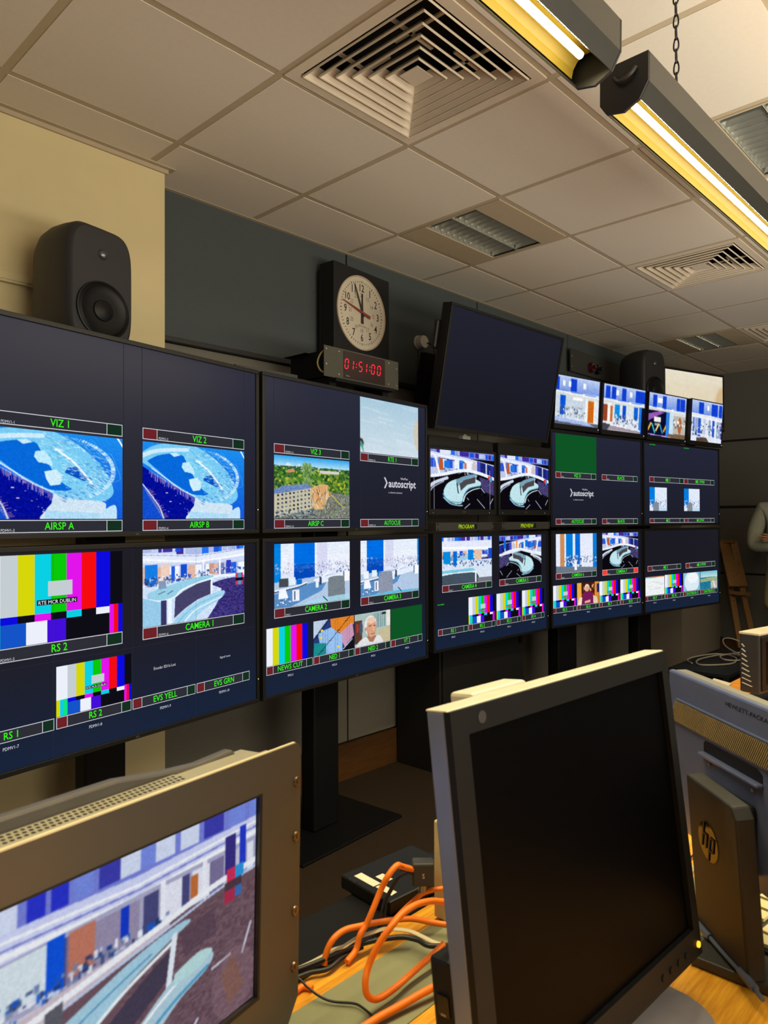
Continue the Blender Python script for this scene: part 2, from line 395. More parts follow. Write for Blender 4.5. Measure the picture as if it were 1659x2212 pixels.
WH=(232,240,255); BLU=(20,90,225); SKY=(60,170,235); CY=(150,215,240)
def globe(w=300,h=168):
    c=Cv(w,h,(8,70,205)); c.vg((30,140,235),(20,90,215),0,1)
    c.poly(cat_([(0,.32),(.2,.5),(.45,.68),(.47,.8),(.4,1),(.4,1.1),(0,1.1)]),(6,16,150)); c.vg((0,0,0),(0,0,0),2,3)
    c.poly([(0,.56),(.1,.74),(.2,1),(0,1)],(20,80,205)); c.curve([(0,.55),(.08,.7),(.15,.85),(.19,1.02)],.012,(190,220,255))
    c.noise(0,.4,.45,1,.06,3,3,2)
    out=cat_([(-.02,.16),(.12,.03),(.35,-.03),(.52,.02),(.7,.17),(.84,.38),(.915,.58),(.92,.7),(.85,.78),(.7,.79),(.5,.72),(.3,.56),(.12,.38),(-.02,.26)])
    c.poly(out,(120,200,240)); 
    c.poly(cat_([(.04,.25),(.15,.16),(.33,.13),(.45,.25),(.58,.55),(.6,.66),(.45,.66),(.3,.55),(.14,.38)]),(10,105,215))
    c.poly(cat_([(.36,.12),(.5,.08),(.62,.2),(.75,.42),(.8,.6),(.7,.68),(.58,.62),(.5,.5),(.42,.3)]),(125,205,240))
    c.curve([(-.02,.2),(.1,.12),(.25,.08),(.4,.06)],.05,(225,240,255),.8)
    c.poly([(.24,.13),(.3,.11),(.34,.14),(.28,.17)],(200,235,255)); c.poly([(.36,.24),(.42,.22),(.46,.3),(.48,.4),(.43,.37),(.38,.36),(.35,.3)],(190,232,250))
    c.poly([(.42,.46),(.5,.43),(.55,.5),(.53,.6),(.46,.62),(.43,.54)],(205,235,248)); c.poly([(.58,.4),(.66,.38),(.7,.47),(.76,.52),(.7,.55),(.62,.5),(.56,.46)],(8,80,190))
    r=random.Random(4)
    for _ in range(260):
        t=r.random(); x=.42+.42*t+r.uniform(-.05,.05); y=.08+.6*t+r.uniform(-.1,.1); c.line([(x,y),(x+.016,y+.01)],.006,r.choice([(235,248,255),(70,160,220),(160,220,245)]),.75)
    for _ in range(230):
        a=r.uniform(-1.2,1.0); x=.52+.39*math.cos(a); y=.42+.36*math.sin(a); c.line([(x,y),(x+.03*math.cos(a),y+.03*math.sin(a))],.006,(215,240,255),.7)
    c.curve([(.5,.2),(.62,.33),(.72,.5),(.76,.58)],.02,(250,250,255),.9)
    c.curve([(.08,.34),(.2,.46),(.34,.6),(.48,.69)],.010,(235,240,255))
    for i in range(60):
        t=i/60; x=.06+.42*t; y=.36+.34*t; c.line([(x,y+.01),(x,y+r.uniform(.03,.11))],.004,r.choice([(250,190,200),(120,150,250),(240,220,255)]),.8)
    for i in range(26):
        t=i/26; x=.02+.16*t; y=.62+.38*t; c.line([(x,y),(x+r.uniform(.02,.07),y-.02)],.005,(250,180,170),.8)
    c.poly(cat_([(.48,.7),(.6,.76),(.84,.79),(.865,.88),(.85,1.02),(.42,1.02),(.43,.9),(.47,.82)]),(205,225,240)); c.poly([(.43,.9),(.82,.93),(.82,1),(.42,1)],(165,215,245),.8)
    c.noise(.42,.7,.86,1,.05,8,4,2)
    c.poly(cat_([(.8,1.02),(.85,.9),(.92,.83),(.95,.86),(.955,1.02)]),(190,225,250))
    c.line([(.95,-.02),(1.01,.12)],.014,(240,250,255)); c.specks(.2,.5,.45,.95,14,[(255,240,230)],(.006,.02),(.006,.01),6)
    c.curve([(.75,.05),(.8,.12),(.83,.25),(.9,.2),(.95,.35),(.98,.5),(.92,.55)],.006,(70,170,230),.8)
    for _ in range(420):
        a=r.uniform(-1.5,1.6); q=r.uniform(.72,1.02); x=.5+.41*q*math.cos(a); y=.41+.38*q*math.sin(a)
        if x>.42 and y<.8 and y>.0: c.line([(x,y),(x+.018,y+.012)],.005,r.choice([(240,250,255),(70,150,215),(30,110,200),(190,230,250)]),.7)
    for _ in range(120): x=r.uniform(.5,.78); y=r.uniform(.3,.7); c.line([(x,y),(x+.02,y+.006)],.005,r.choice([(230,245,255),(40,110,190),(150,215,245)]),.7)
    c.curve([(.0,.22),(.1,.33),(.25,.5),(.4,.63),(.48,.68)],.006,(120,200,240))
    return c
def windows_row(c,x0,x1,y0,y1,seed,cols,sl=0.,bg=(215,225,245)):
    r=random.Random(seed); x=x0
    while x<x1:
        w=r.uniform(.03,.09); k=r.choice(cols); d=(x-x0)*sl; e=(x+w-x0)*sl
        c.poly([(x,y0+d),(x+w,y0+e),(x+w,y1+e),(x,y1+d)],k,.95); x+=w*r.choice([1.,1.3])
BAND=[(25,80,220),(30,110,235),(190,205,240),(225,235,250),(150,170,215),(60,40,150),(170,185,225)]
def clutter(c,x0,x1,y0,y1,seed,sl=0.,n=70,sz=1.):
    r=random.Random(seed)
    for _ in range(n):
        x=r.uniform(x0,x1); y=r.uniform(y0,y1)+(x-x0)*sl; w=r.uniform(.008,.028)*sz; h=r.uniform(.012,.045)*sz
        c.rect(x,y,x+w,y+h,r.choice([(235,242,255),(60,80,130),(40,60,110),(200,215,240),(30,90,200),(120,135,170)]),.85)
def studio_a(w=300,h=168):    # curved presenter desk across a wide studio
    c=Cv(w,h,(205,215,240)); c.rect(0,0,1,.2,(200,212,245)); windows_row(c,.3,1,.0,.11,5,BAND); windows_row(c,0,.3,.0,.05,6,BAND)
    c.poly([(0,.05),(.5,.1),(1,.04),(1,.16),(.5,.2),(0,.18)],(225,232,250)); c.line([(0,.13),(.5,.2),(1,.13)],.02,(250,252,255)); c.line([(0,.07),(.5,.12),(1,.05)],.008,(150,160,200))
    c.rect(0,.22,1,.46,(190,200,228)); windows_row(c,.0,1,.24,.44,11,[(235,240,250),(90,110,190),(30,90,220),(210,215,235),(225,180,160),(110,120,180),(240,244,255)])
    c.rect(.02,.2,.13,.46,(25,125,225)); c.rect(.16,.2,.24,.42,(235,205,190)); c.rect(.34,.22,.4,.4,(25,80,210)); c.rect(.55,.2,.575,.42,(235,240,255)); c.rect(.62,.24,.67,.38,(200,150,130)); c.rect(.72,.18,.74,.4,(240,245,255)); c.rect(.8,.2,.85,.38,(50,60,190))
    clutter(c,0,.6,.36,.5,3,-.05,120); clutter(c,.5,1,.3,.36,9,0,60,.8)
    c.poly([(0,.5),(.6,.4),(1,.4),(1,1),(0,1)],(205,222,245)); 
    c.poly(cat_([(.62,.52),(.75,.46),(.9,.45),(1.02,.5),(1.02,1.1),(.6,1.1),(.7,.8),(.75,.6)]),(60,50,120)); c.noise(.6,.45,1,1,.16,5,5,2)
    c.curve([(.5,.48),(.7,.42),(.85,.42),(1,.4)],.035,(235,242,255)); c.curve([(.6,.53),(.75,.47),(.9,.45),(1,.46)],.015,(190,205,240))
    c.rect(.9,.4,.985,.57,(200,60,90)); c.rect(.93,.4,.96,.57,(60,160,220)); c.rect(.9,.47,.985,.51,(15,15,30))
    c.poly(cat_([(.04,.62),(.06,.56),(.2,.5),(.45,.42),(.62,.4),(.66,.43),(.5,.48),(.34,.56),(.28,.64),(.15,.68),(.06,.66)]),(150,205,228)); c.curve([(.06,.65),(.16,.68),(.28,.65),(.36,.56),(.5,.49),(.65,.44)],.014,(240,250,255))
    c.poly([(.29,.66),(.37,.58),(.5,.5),(.645,.46),(.635,.66),(.5,.72),(.38,.82),(.28,.93)],(70,68,105)); c.line([(.24,.68),(.24,1)],.035,(235,245,255)); c.line([(.645,.44),(.64,.7)],.018,(240,248,255))
    c.rect(.16,.68,.21,1,(60,55,100)); c.poly([(0,.62),(.16,.7),(.16,1),(0,1)],(150,200,230))
    c.poly(cat_([(.26,1.05),(.3,.93),(.42,.8),(.6,.68),(.76,.63),(.78,.68),(.72,.76),(.6,.84),(.5,.95),(.46,1.05)]),(165,210,235)); c.curve([(.3,1.03),(.38,.9),(.52,.78),(.72,.69)],.012,(110,190,225)); c.curve([(.36,1.03),(.46,.88),(.6,.79),(.75,.72)],.012,(235,248,255))
    c.line([(.14,.59),(.2,.56)],.006,(30,40,60)); c.line([(.22,.6),(.27,.56)],.006,(30,40,60)); c.poly([(.14,.42),(.2,.42),(.21,.52),(.14,.53)],(130,150,180))
    return c
def studio_b(w=200,h=130,lines=False):    # crescent desk seen from above
    c=Cv(w,h,(14,12,18)); c.rect(0,0,1,.12,(120,130,210)); windows_row(c,.1,1,-.02,.06,21,BAND,.06)
    c.poly([(0,.04),(.5,.1),(1,.2),(1,.3),(.5,.18),(0,.12)],(215,222,250)); c.line([(0,.08),(.5,.15),(1,.26)],.015,(250,250,255))
    c.poly([(0,.12),(.5,.2),(.85,.2),(1,.28),(1,.4),(.7,.36),(.35,.36),(0,.42)],(190,200,230)); windows_row(c,.0,.75,.15,.3,22,[(235,240,250),(40,80,210),(60,130,230),(215,190,180),(240,243,255)],.02)
    c.poly([(.14,.14),(.19,.16),(.2,.34),(.13,.34)],(190,90,50)); c.line([(.08,.12),(.14,.4)],.03,(240,240,250)); c.rect(.21,.18,.29,.3,(30,120,225)); c.rect(.44,.2,.48,.32,(40,90,210)); c.rect(.52,.2,.55,.3,(200,110,90))
    clutter(c,.2,.75,.3,.38,31,0,70,.8); windows_row(c,.72,1,.15,.38,41,[(30,40,150),(60,70,190),(190,200,240),(20,30,110)],.25)
    c.curve([(0,.45),(.2,.41),(.5,.33),(.75,.36),(1,.45)],.055,(235,240,252)); c.curve([(0,.62),(.08,.55),(.25,.47)],.05,(205,215,230)); c.curve([(.0,.7),(.06,.62),(.2,.53)],.02,(160,170,190))
    c.poly([(.75,.42),(1,.5),(1,.75),(.8,.66)],(70,62,110)); c.noise(.7,.42,1,.75,.2,3,4,1); c.rect(.9,.4,.96,.47,(210,60,60)); c.rect(.93,.42,.97,.5,(60,150,220))
    c.poly(cat_([(.2,.68),(.26,.56),(.4,.48),(.6,.45),(.76,.5),(.77,.57),(.66,.6),(.56,.66),(.5,.76),(.48,.88),(.4,.91),(.27,.86),(.2,.78)]),(190,225,232)); 
    c.curve([(.19,.74),(.26,.84),(.38,.88),(.48,.86),(.52,.73),(.6,.63),(.77,.58)],.016,(90,150,175)); c.curve([(.2,.8),(.3,.9),(.42,.93),(.48,.93)],.02,(150,190,215)); c.curve([(.5,.86),(.54,.74),(.64,.66),(.76,.62)],.014,(235,245,250))
    c.poly(cat_([(.38,.5),(.5,.43),(.68,.38),(.72,.42),(.6,.46),(.48,.52),(.42,.6)]),(120,160,180)); c.poly([(.44,.56),(.52,.49),(.69,.43),(.69,.53),(.56,.57),(.46,.68)],(75,72,78)); c.line([(.4,.55),(.42,.72)],.014,(20,20,25)); c.line([(.7,.41),(.7,.54)],.012,(235,240,245))
    for p in (((.78,.62),(.84,.7)),((.72,.82),(.84,.97)),((.6,.9),(.52,.98)),((.98,.8),(.93,.9)),((.56,.8),(.58,.83))): c.line(p,.012,(190,200,225),.9)
    if lines: c.line([(.06,0),(.06,1)],.005,(220,220,230)); c.line([(.93,.3),(.93,1)],.005,(220,220,230))
    return c
def newsroom(w=240,h=150,v=0):
    c=Cv(w,h,(222,228,246)); s=-.02*v
    c.vg((225,235,250),(235,238,250),0,.45); c.rect(0,0,.08-.0*v,.62,(0,130,225)) if v==0 else c.rect(.97,0,1,.8,(20,130,225))
    x=.24 if v==0 else .1; c.rect(x,0,x+.27,.74,(0,110,225)); c.rect(x,.42,x+.27,.62,(5,80,190)); c.rect(x+.3,0,x+.44,.5,(214,216,240)); c.line([(.75,0),(.75,.5)],.004,(190,195,220)); c.noise(0,0,1,.3,.04,3,40,3)
    for k,(q,n) in enumerate(((.30,120),(.36,160))):
        c.specks(0,q,1,q+.1,n,[(150,165,205),(235,238,250),(190,170,190),(110,130,180)],(.004,.02),(.008,.03),k+4,.6)
    c.rect(x,.34,x+.27,.56,(8,70,180),.55); c.poly([(0,.6),(1,.52),(1,1),(0,1)],(176,198,226)); c.poly([(0,.78),(.45,.66),(.7,.6),(.6,.8),(.2,1),(0,1)],(90,140,195)); c.poly([(.5,.6),(1,.5),(1,.6),(.6,.68)],(225,235,250))
    c.rect(.06,.55,.17,.68,(70,76,84)) if v==0 else c.rect(.05,.55,.13,.68,(235,240,250))
    c.rect(.18,.54,.26,.66,(225,238,248)); c.rect(.27,.58,.34,.66,(20,110,205)); c.curve([(0,.75),(.15,.73),(.3,.7),(.4,.66)],.02,(70,80,110)); c.curve([(0,.73),(.15,.71),(.3,.68),(.4,.64)],.022,(240,246,255))
    c.rect(.22,.74,.31,.92,(235,240,250)); c.rect(.24,.76,.26,.9,(90,100,130)); c.poly([(.06,.72),(.14,.72),(.17,.86),(.05,.86)],(240,244,255)); c.specks(.03,.86,.18,.96,18,[(240,245,255),(60,70,100)],(.01,.03),(.01,.02),12)
    c.curve([(.5,.62),(.6,.58),(.7,.5)],.02,(245,248,255)); c.rect(.52,.6,.56,.74,(235,240,250)); c.rect(.57,.56,.6,.7,(60,70,100)); c.rect(.92,.5,.99,.68,(245,248,255)); c.rect(.9,.5,.92,.66,(120,130,160)); clutter(c,.8,1,.42,.5,15,0,20,.8); clutter(c,.5,.62,.46,.56,16,0,20,.8)
    cx=.81 if v==0 else .41; c.poly(cat_([(cx-.12,1),(cx-.12,.66),(cx-.09,.59),(cx+.07,.585),(cx+.11,.64),(cx+.12,1)]),(118,128,136) if v==0 else (140,148,168)); c.noise(cx-.12,.6,cx+.12,.98,.14,6,1,1); c.line([(cx-.06,.6),(cx-.06,1)],.004,(40,46,56))
    c.poly([(.25,1),(.55,.92),(1,.9),(1,1)],(165,215,235),.85) if v==0 else c.poly([(0,1),(.5,.95),(1,.97),(1,1)],(90,190,225)); c.line([(.62,.9),(.68,.98)],.012,(30,34,50))
    return c
def city(w=260,h=160):
    c=Cv(w,h,(80,110,70)); c.vg((50,160,230),(185,225,245),0,.17); c.specks(.08,.10,.22,.16,10,[(235,240,245),(220,225,240)],(.015,.03),(.02,.06),2); c.rect(.3,.12,.32,.17,(225,235,245))
    c.vg((60,100,50),(110,140,70),.16,.55); r=random.Random(3)
    c.specks(0,.15,1,.24,160,[(40,90,50),(60,120,60),(200,215,225),(90,130,90)],(.01,.04),(.01,.025),5)
    for _ in range(520):
        x=r.random(); y=r.uniform(.2,.62); q=r.uniform(.008,.028); c.ell(x,y,q,q*1.2,r.choice([(40,95,35),(75,130,45),(110,150,50),(30,70,40),(150,175,70),(190,190,70)]),.85)
    c.poly([(.16,.22),(.24,.2),(.26,.25),(.17,.27)],(205,140,110)); c.rect(.58,.2,.85,.25,(210,205,200)); 
    for _ in range(120): c.ell(r.uniform(.36,.48),r.uniform(.1,.5),.012,.03,r.choice([(120,160,90),(150,180,110),(90,130,70)]),.7)
    c.poly([(0,.62),(.45,.46),(1,.6),(1,1),(0,1)],(120,125,115)); c.noise(0,.5,1,1,.35,7,2,2)
    c.poly([(0,.55),(.1,.48),(.42,.43),(.47,.5),(.0,.62)],(110,135,185)); c.noise(0,.44,.46,.62,.2,9,2,2)
    c.poly([(0,.62),(.46,.5),(.5,.82),(.3,.9),(0,1)],(196,190,165))
    for i in range(5):
        for j in range(9):
            x=.04+j*.048; y=.62+i*.065-j*.012; 
            if x<.45: c.rect(x,y,x+.022,y+.03,r.choice([(60,70,90),(90,100,120),(40,50,60),(120,130,140)]))
    c.poly([(.46,.5),(.6,.42),(.72,.44),(.73,.56),(.62,.85),(.5,.84)],(215,170,115)); 
    for _ in range(90): x=r.uniform(.46,.74);y=r.uniform(.42,.85); c.line([(x,y),(x+r.uniform(-.03,.03),y+r.uniform(.02,.1))],.006,r.choice([(245,225,190),(110,80,60),(190,120,70),(235,235,225),(70,60,60)]),.8)
    for _ in range(160): x=r.uniform(.6,1);y=r.uniform(.6,1); c.line([(x,y),(x+r.uniform(-.05,.05),y+r.uniform(-.02,.06))],.006,r.choice([(210,215,200),(120,140,90),(70,80,70),(160,150,120)]),.6)
    c.specks(.0,.85,.5,1,120,[(40,60,80),(90,120,150),(30,40,60),(170,180,180)],(.01,.03),(.01,.03),12,.7); c.line([(.72,.58),(.9,.8)],.01,(220,190,60))
    for _ in range(140): c.ell(r.uniform(.7,.92),r.uniform(.28,.55),.018,.025,r.choice([(70,110,40),(190,190,50),(110,150,50),(50,90,40)]),.85)
    return c
def sky(w=160,h=110,warm=0.):
    c=Cv(w,h,(190,214,228)) if warm<.5 else Cv(w,h,(226,214,186)); c.vg((168,200,218),(205,220,230),0,1) if warm<.5 else c.vg((228,220,200),(214,196,160),0,1)
    r=random.Random(5)
    for _ in range(60): x=r.random(); y=r.random(); c.line([(x,y),(x+.25,y+.03)],.03,r.choice([(225,235,240),(185,208,222)]) if warm<.5 else r.choice([(236,226,202),(206,190,158)]),.25)
    if warm<.5:
        c.ell(1.0,.55,.09,.3,(215,190,150),.6); c.poly([(0,.74),(.04,.76),(.06,.82),(.05,.88),(.02,.8),(0,.8)],(60,50,40)); c.poly([(0,.8),(.04,.83),(.05,.9),(.06,.99),(.05,.99),(.03,.92),(0,.88)],(70,160,140))
    else: c.ell(1.0,.7,.16,.5,(196,150,90),.5)
    return c
def flags(w=120,h=100):
    c=Cv(w,h,(40,60,120)); c.poly([(0,.0),(.35,0),(0,.5)],(190,205,225)); c.poly([(.4,0),(1,0),(1,.25),(.7,.5),(.42,.3)],(222,130,40)); c.poly([(.62,.48),(.95,.2),(1,.6),(.75,.9)],(200,150,180)); c.poly([(.1,.35),(.42,.25),(.7,.55),(.7,1),(.2,1)],(150,190,235)); c.poly([(.02,.62),(.3,.68),(.3,1),(0,1)],(30,140,140))
    for i in range(14): c.line([(.1+i*.06,0),(.1+i*.06,1)],.005,(70,80,120),.5)
    for p in (((.0,.55),(.38,.0)),((.1,1),(.9,.0))):
        c.line(p,.012,(20,25,40)); 
        for k in range(9): t=k/8; x=p[0][0]+(p[1][0]-p[0][0])*t; y=p[0][1]+(p[1][1]-p[0][1])*t; c.line([(x-.04,y),(x+.04,y)],.008,(20,25,40))
    for x,y in ((.2,.3),(.18,.5),(.6,.85)): c.ell(x,y,.03,.03,(240,220,60))
    c.poly([(.7,1),(1,.6),(1,1)],(20,22,30)); c.line([(.72,.95),(.95,.7)],.02,(220,225,230)); return c
def manface(w=120,h=100):
    c=Cv(w,h,(170,190,185)); c.rect(.5,.05,.85,.5,(120,150,150)); 
    for i in range(6): c.rect(.52+.055*i,.05,.535+.055*i,.5,(200,215,215))
    c.rect(0,.2,.2,.9,(90,60,50)); c.rect(.05,.3,.1,.55,(190,50,40)); c.ell(.17,.45,.05,.2,(80,85,105)); c.rect(.88,0,1,.5,(225,225,215)); c.poly([(.6,.6),(1,.5),(1,1),(.6,1)],(195,185,150)); c.rect(.75,.05,.87,.12,(40,50,50))
    c.poly(cat_([(.04,1.02),(.1,.86),(.28,.74),(.45,.8),(.64,.74),(.74,.84),(.8,1.02)]),(222,222,224)); c.poly([(.32,.72),(.6,.74),(.5,.93),(.4,.9)],(170,120,95))
    c.ell(.43,.4,.17,.3,(225,225,225)); c.ell(.46,.47,.135,.3,(214,160,130)); c.ell(.45,.25,.12,.1,(232,195,170)); c.ell(.3,.5,.025,.06,(200,140,115)); c.line([(.38,.42),(.45,.41)],.02,(90,60,50)); c.line([(.52,.42),(.57,.43)],.02,(90,60,50)); c.line([(.5,.45),(.52,.58)],.025,(232,180,150)); c.line([(.44,.67),(.54,.67)],.018,(130,70,60)); c.poly([(.34,.5),(.4,.75),(.36,.7)],(160,105,85),.7); return c
def lady(w=90,h=80):
    c=Cv(w,h,(120,50,20)); c.rect(.0,0,.2,1,(230,170,70)); c.rect(.2,0,.8,.5,(70,30,18)); c.specks(.25,.02,.75,.45,40,[(200,110,50),(150,50,30),(230,180,120),(90,40,30)],(.02,.05),(.08,.15),5); c.rect(.8,0,1,1,(225,140,50)); c.rect(.9,.1,1,.5,(30,40,120))
    c.poly([(.02,1),(.12,.65),(.3,.7),(.3,1)],(240,225,200)); c.poly([(.7,.6),(.9,.7),(.95,1),(.65,1)],(225,205,170)); c.poly(cat_([(.2,1),(.26,.55),(.4,.42),(.6,.45),(.72,.6),(.74,1)]),(120,30,90)); c.ell(.45,.25,.11,.17,(225,215,205)); c.ell(.46,.29,.08,.13,(220,165,135)); c.poly([(.35,.85),(.6,.8),(.6,.92),(.35,.95)],(225,170,140)); return c
def fieldview(w=80,h=70,k=0):
    if k==0:
        c=Cv(w,h,(235,238,240)); c.rect(0,0,1,.05,(60,30,25)); c.rect(.25,.03,1,.07,(200,110,60)); c.rect(0,.06,.6,.1,(90,190,200)); c.specks(.1,.25,.8,.7,26,[(190,195,205)],(.1,.4),(.008,.012),3); return c
    if k==1:
        c=Cv(w,h,(140,190,215)); c.ell(.5,.5,.42,.6,(215,232,240)); c.ell(.55,.3,.3,.3,(235,242,246)); c.rect(.92,0,1,1,(110,170,200)); return c
    c=Cv(w,h,(30,120,160)); c.vg((110,190,215),(200,220,215),0,.35); c.poly([(0,.42),(1,.34),(1,.6),(0,.6)],(150,170,130)); c.poly([(0,.6),(.6,.58),(.55,1),(0,1)],(30,120,150)); c.poly([(.6,.6),(1,.55),(1,1),(.6,1)],(180,180,170)); c.line([(.75,.6),(.85,.95)],.05,(240,240,240)); c.noise(0,.34,1,1,.2,3,3,2); return c
def mini(k,w=110,h=70):
    c=Cv(w,h,(220,228,240)); r=random.Random(k+50); c.vg((190,205,240),(120,150,220),0,.32)
    for x,ww in {0:((.02,.07),(.34,.13)),1:((.06,.1),(.2,.1),(.44,.1),(.76,.24)),2:((.12,.1),(.36,.1),(.74,.09),(.84,.12)),3:((.24,.15),(.64,.2),(.88,.1))}[k]: c.rect(x,.04,x+ww,.3+.02*k,(20,65,205))
    for x in {0:(.16,.29,.62),1:(.3,.62),2:(.24,.3),3:(.5,)}[k]: c.rect(x,.1,x+.06,.22,(245,248,250))
    c.poly([(0,.32),(1,.36),(1,.46),(0,.42)],(215,218,215)); c.line([(0,.33),(1,.37)],.02,(250,250,252)); c.line([(0,.3),(1,.345)],.012,(60,110,230))
    if k==0:
        c.rect(.03,.42,.72,.84,(200,212,224)); c.rect(.12,.4,.24,.8,(15,85,210)); c.rect(.4,.42,.62,.47,(250,250,250)); c.specks(.05,.6,.72,.82,90,[(60,75,110),(240,245,250),(130,140,160)],(.01,.03),(.02,.05),2); c.rect(.68,.42,.74,.92,(240,240,238)); c.rect(.745,.44,.88,.9,(205,105,25)); c.rect(.88,.42,.93,.92,(235,232,228)); c.poly([(0,.86),(1,.92),(1,1),(0,1)],(90,95,110)); c.poly([(0,.84),(.75,.9),(.9,.98),(0,.93)],(170,190,235))
    if k==1:
        c.rect(.0,.44,.12,.8,(150,70,40)); c.rect(.12,.4,.2,.86,(240,240,238)); c.rect(.18,.46,.24,.8,(205,110,40)); c.rect(.28,.42,.4,.72,(20,140,220)); c.rect(.46,.42,.55,.76,(15,80,205)); c.rect(.74,.42,.84,.7,(20,100,215)); c.rect(.55,.44,.74,.66,(215,225,232)); c.specks(.25,.62,.85,.84,80,[(245,248,250),(50,60,90),(140,150,170)],(.015,.035),(.02,.05),7); c.rect(.86,.4,.93,1,(40,120,220)); c.rect(.93,.4,1,1,(15,20,50)); c.poly([(0,.84),(.2,.86),(.12,1),(0,1)],(70,70,80)); c.poly([(.2,.86),(.9,.92),(.9,1),(.12,1)],(160,150,160)); c.line([(.2,.87),(.9,.93)],.02,(245,245,250))
    if k==2:
        c.rect(0,.4,.5,1,(14,16,50)); c.poly([(0,.5),(.3,.4),(.42,.42),(0,.66)],(150,90,180)); c.rect(.16,.54,.34,.66,(235,235,225)); c.rect(.18,.68,.32,.74,(150,150,150)); 
        for i,q in enumerate([(240,190,60),(60,190,190),(240,210,120),(50,150,200),(245,180,40)]): x=.02+i*.1; c.line([(x,.72 if i%2 else .86),(x+.07,.9 if i%2 else .7)],.035,q)
        c.rect(.47,.4,.56,1,(50,130,225)); c.rect(.58,.4,.66,1,(200,225,240)); c.rect(.66,.46,1,.92,(190,185,175)); c.ell(.84,.68,.05,.2,(180,100,50)); c.specks(.66,.5,1,.7,24,[(245,245,240),(110,110,120)],(.03,.06),(.03,.06),5); c.poly([(.55,.9),(1,.88),(1,1),(.5,1)],(120,95,75)); c.line([(.0,.95),(.6,.98)],.02,(200,170,240))
    if k==3:
        windows_row(c,0,1,.42,.86,77,[(30,80,200),(225,230,240),(190,200,220),(80,60,150),(150,165,200)],.02); c.line([(0,.38),(1,.44)],.05,(235,238,245)); c.line([(0,.78),(1,.9)],.03,(230,235,245)); c.specks(0,.5,1,.8,60,[(240,243,250),(40,60,120)],(.02,.04),(.02,.05),5); c.poly([(.2,.9),(.5,.88),(.6,1),(.2,1)],(90,70,60)); c.rect(.78,.35,.82,1,(235,238,245))
    c.noise(0,0,1,1,.05,k,2,1); return c
def studio_c(w=420,h=300):   # the big foreground picture: long curved desk sweeping to the lower left
    c=Cv(w,h,(205,205,222)); c.rect(0,0,1,.12,(120,130,215)); windows_row(c,.0,1,-.01,.1,61,[(40,50,200),(120,140,225),(215,225,245),(150,160,225),(60,60,170)])
    c.poly([(0,.09),(.5,.12),(1,.1),(1,.2),(.5,.22),(0,.2)],(206,212,245)); c.line([(0,.12),(.5,.16),(1,.13)],.012,(245,248,255)); c.line([(0,.17),(.5,.21),(1,.18)],.022,(245,248,255)); c.line([(0,.15),(.5,.18),(1,.155)],.008,(120,125,200))
    c.rect(0,.2,1,.42,(170,170,200)); windows_row(c,0,1,.22,.4,63,[(230,232,245),(120,110,150),(70,70,120),(200,200,220),(150,140,170)]); c.rect(.0,.2,.06,.44,(25,95,220)); c.rect(.06,.21,.22,.38,(215,228,236)); c.rect(.22,.2,.27,.4,(20,85,220)); c.rect(.28,.21,.36,.38,(190,120,100)); c.rect(.44,.22,.47,.34,(25,60,200)); c.rect(.58,.2,.6,.36,(235,238,248)); c.rect(.7,.24,.73,.34,(190,110,60)); c.rect(.75,.2,.77,.34,(235,238,248)); c.rect(.85,.14,.9,.34,(60,50,130)); c.rect(.92,.12,.95,.32,(40,60,200))
    clutter(c,.0,.62,.33,.42,9,0,150,.8)
    c.poly([(0,.5),(.3,.43),(.6,.38),(1,.36),(1,1.1),(0,1.1)],(110,85,95)); c.noise(.45,.4,1,1,.1,5,6,3); 
    c.poly([(0,.45),(.3,.41),(.62,.37),(.62,.41),(.3,.47),(0,.56)],(205,190,200)); c.curve([(.0,.5),(.3,.44),(.6,.38),(.8,.34),(1,.32)],.028,(240,244,252)); c.curve([(.0,.54),(.3,.475),(.62,.41),(.82,.37),(1,.355)],.012,(190,205,235))
    c.rect(.86,.3,.93,.36,(205,50,90)); c.rect(.9,.3,.94,.36,(50,150,220)); c.rect(.85,.36,.93,.4,(80,60,70)); c.rect(.85,.4,.9,.46,(170,50,80)); c.rect(.9,.4,.93,.45,(60,110,180))
    c.poly(cat_([(-.02,.72),(.1,.62),(.3,.53),(.5,.45),(.66,.42),(.7,.44),(.6,.48),(.45,.56),(.3,.68),(.18,.85),(.1,1.05),(-.02,1.05)]),(165,205,225)); c.curve([(.08,1.02),(.17,.86),(.3,.69),(.45,.57),(.64,.48)],.016,(235,246,252)); c.curve([(-.02,.8),(.12,.68),(.35,.56),(.55,.48)],.008,(90,150,190)); c.line([(.2,.62),(.24,.6)],.006,(20,30,50)); c.poly([(.22,.46),(.27,.45),(.27,.54),(.22,.56)],(95,95,105))
    c.poly(cat_([(.14,1.05),(.22,.88),(.34,.72),(.48,.6),(.62,.52),(.62,.62),(.5,.72),(.4,.82),(.33,1.05)]),(72,64,84)); c.line([(.64,.46),(.62,.66)],.022,(225,235,245))
    c.poly(cat_([(.3,1.05),(.38,.88),(.5,.76),(.62,.66),(.72,.62),(.8,.64),(.78,.7),(.66,.76),(.54,.88),(.46,1.05)]),(175,205,220)); c.curve([(.4,1.03),(.5,.86),(.62,.76),(.78,.69)],.016,(90,160,200)); c.curve([(.34,1.02),(.44,.84),(.56,.73),(.66,.67)],.012,(245,248,252)); c.poly(cat_([(.64,.63),(.74,.6),(.8,.63),(.74,.67),(.64,.68)]),(185,220,222))
    for p in (((.8,.72),(.88,.71)),((.98,.62),(.94,.74)),((.7,.95),(.74,.9)),((.55,1.0),(.62,.93))): c.line(p,.011,(215,222,240),.85)
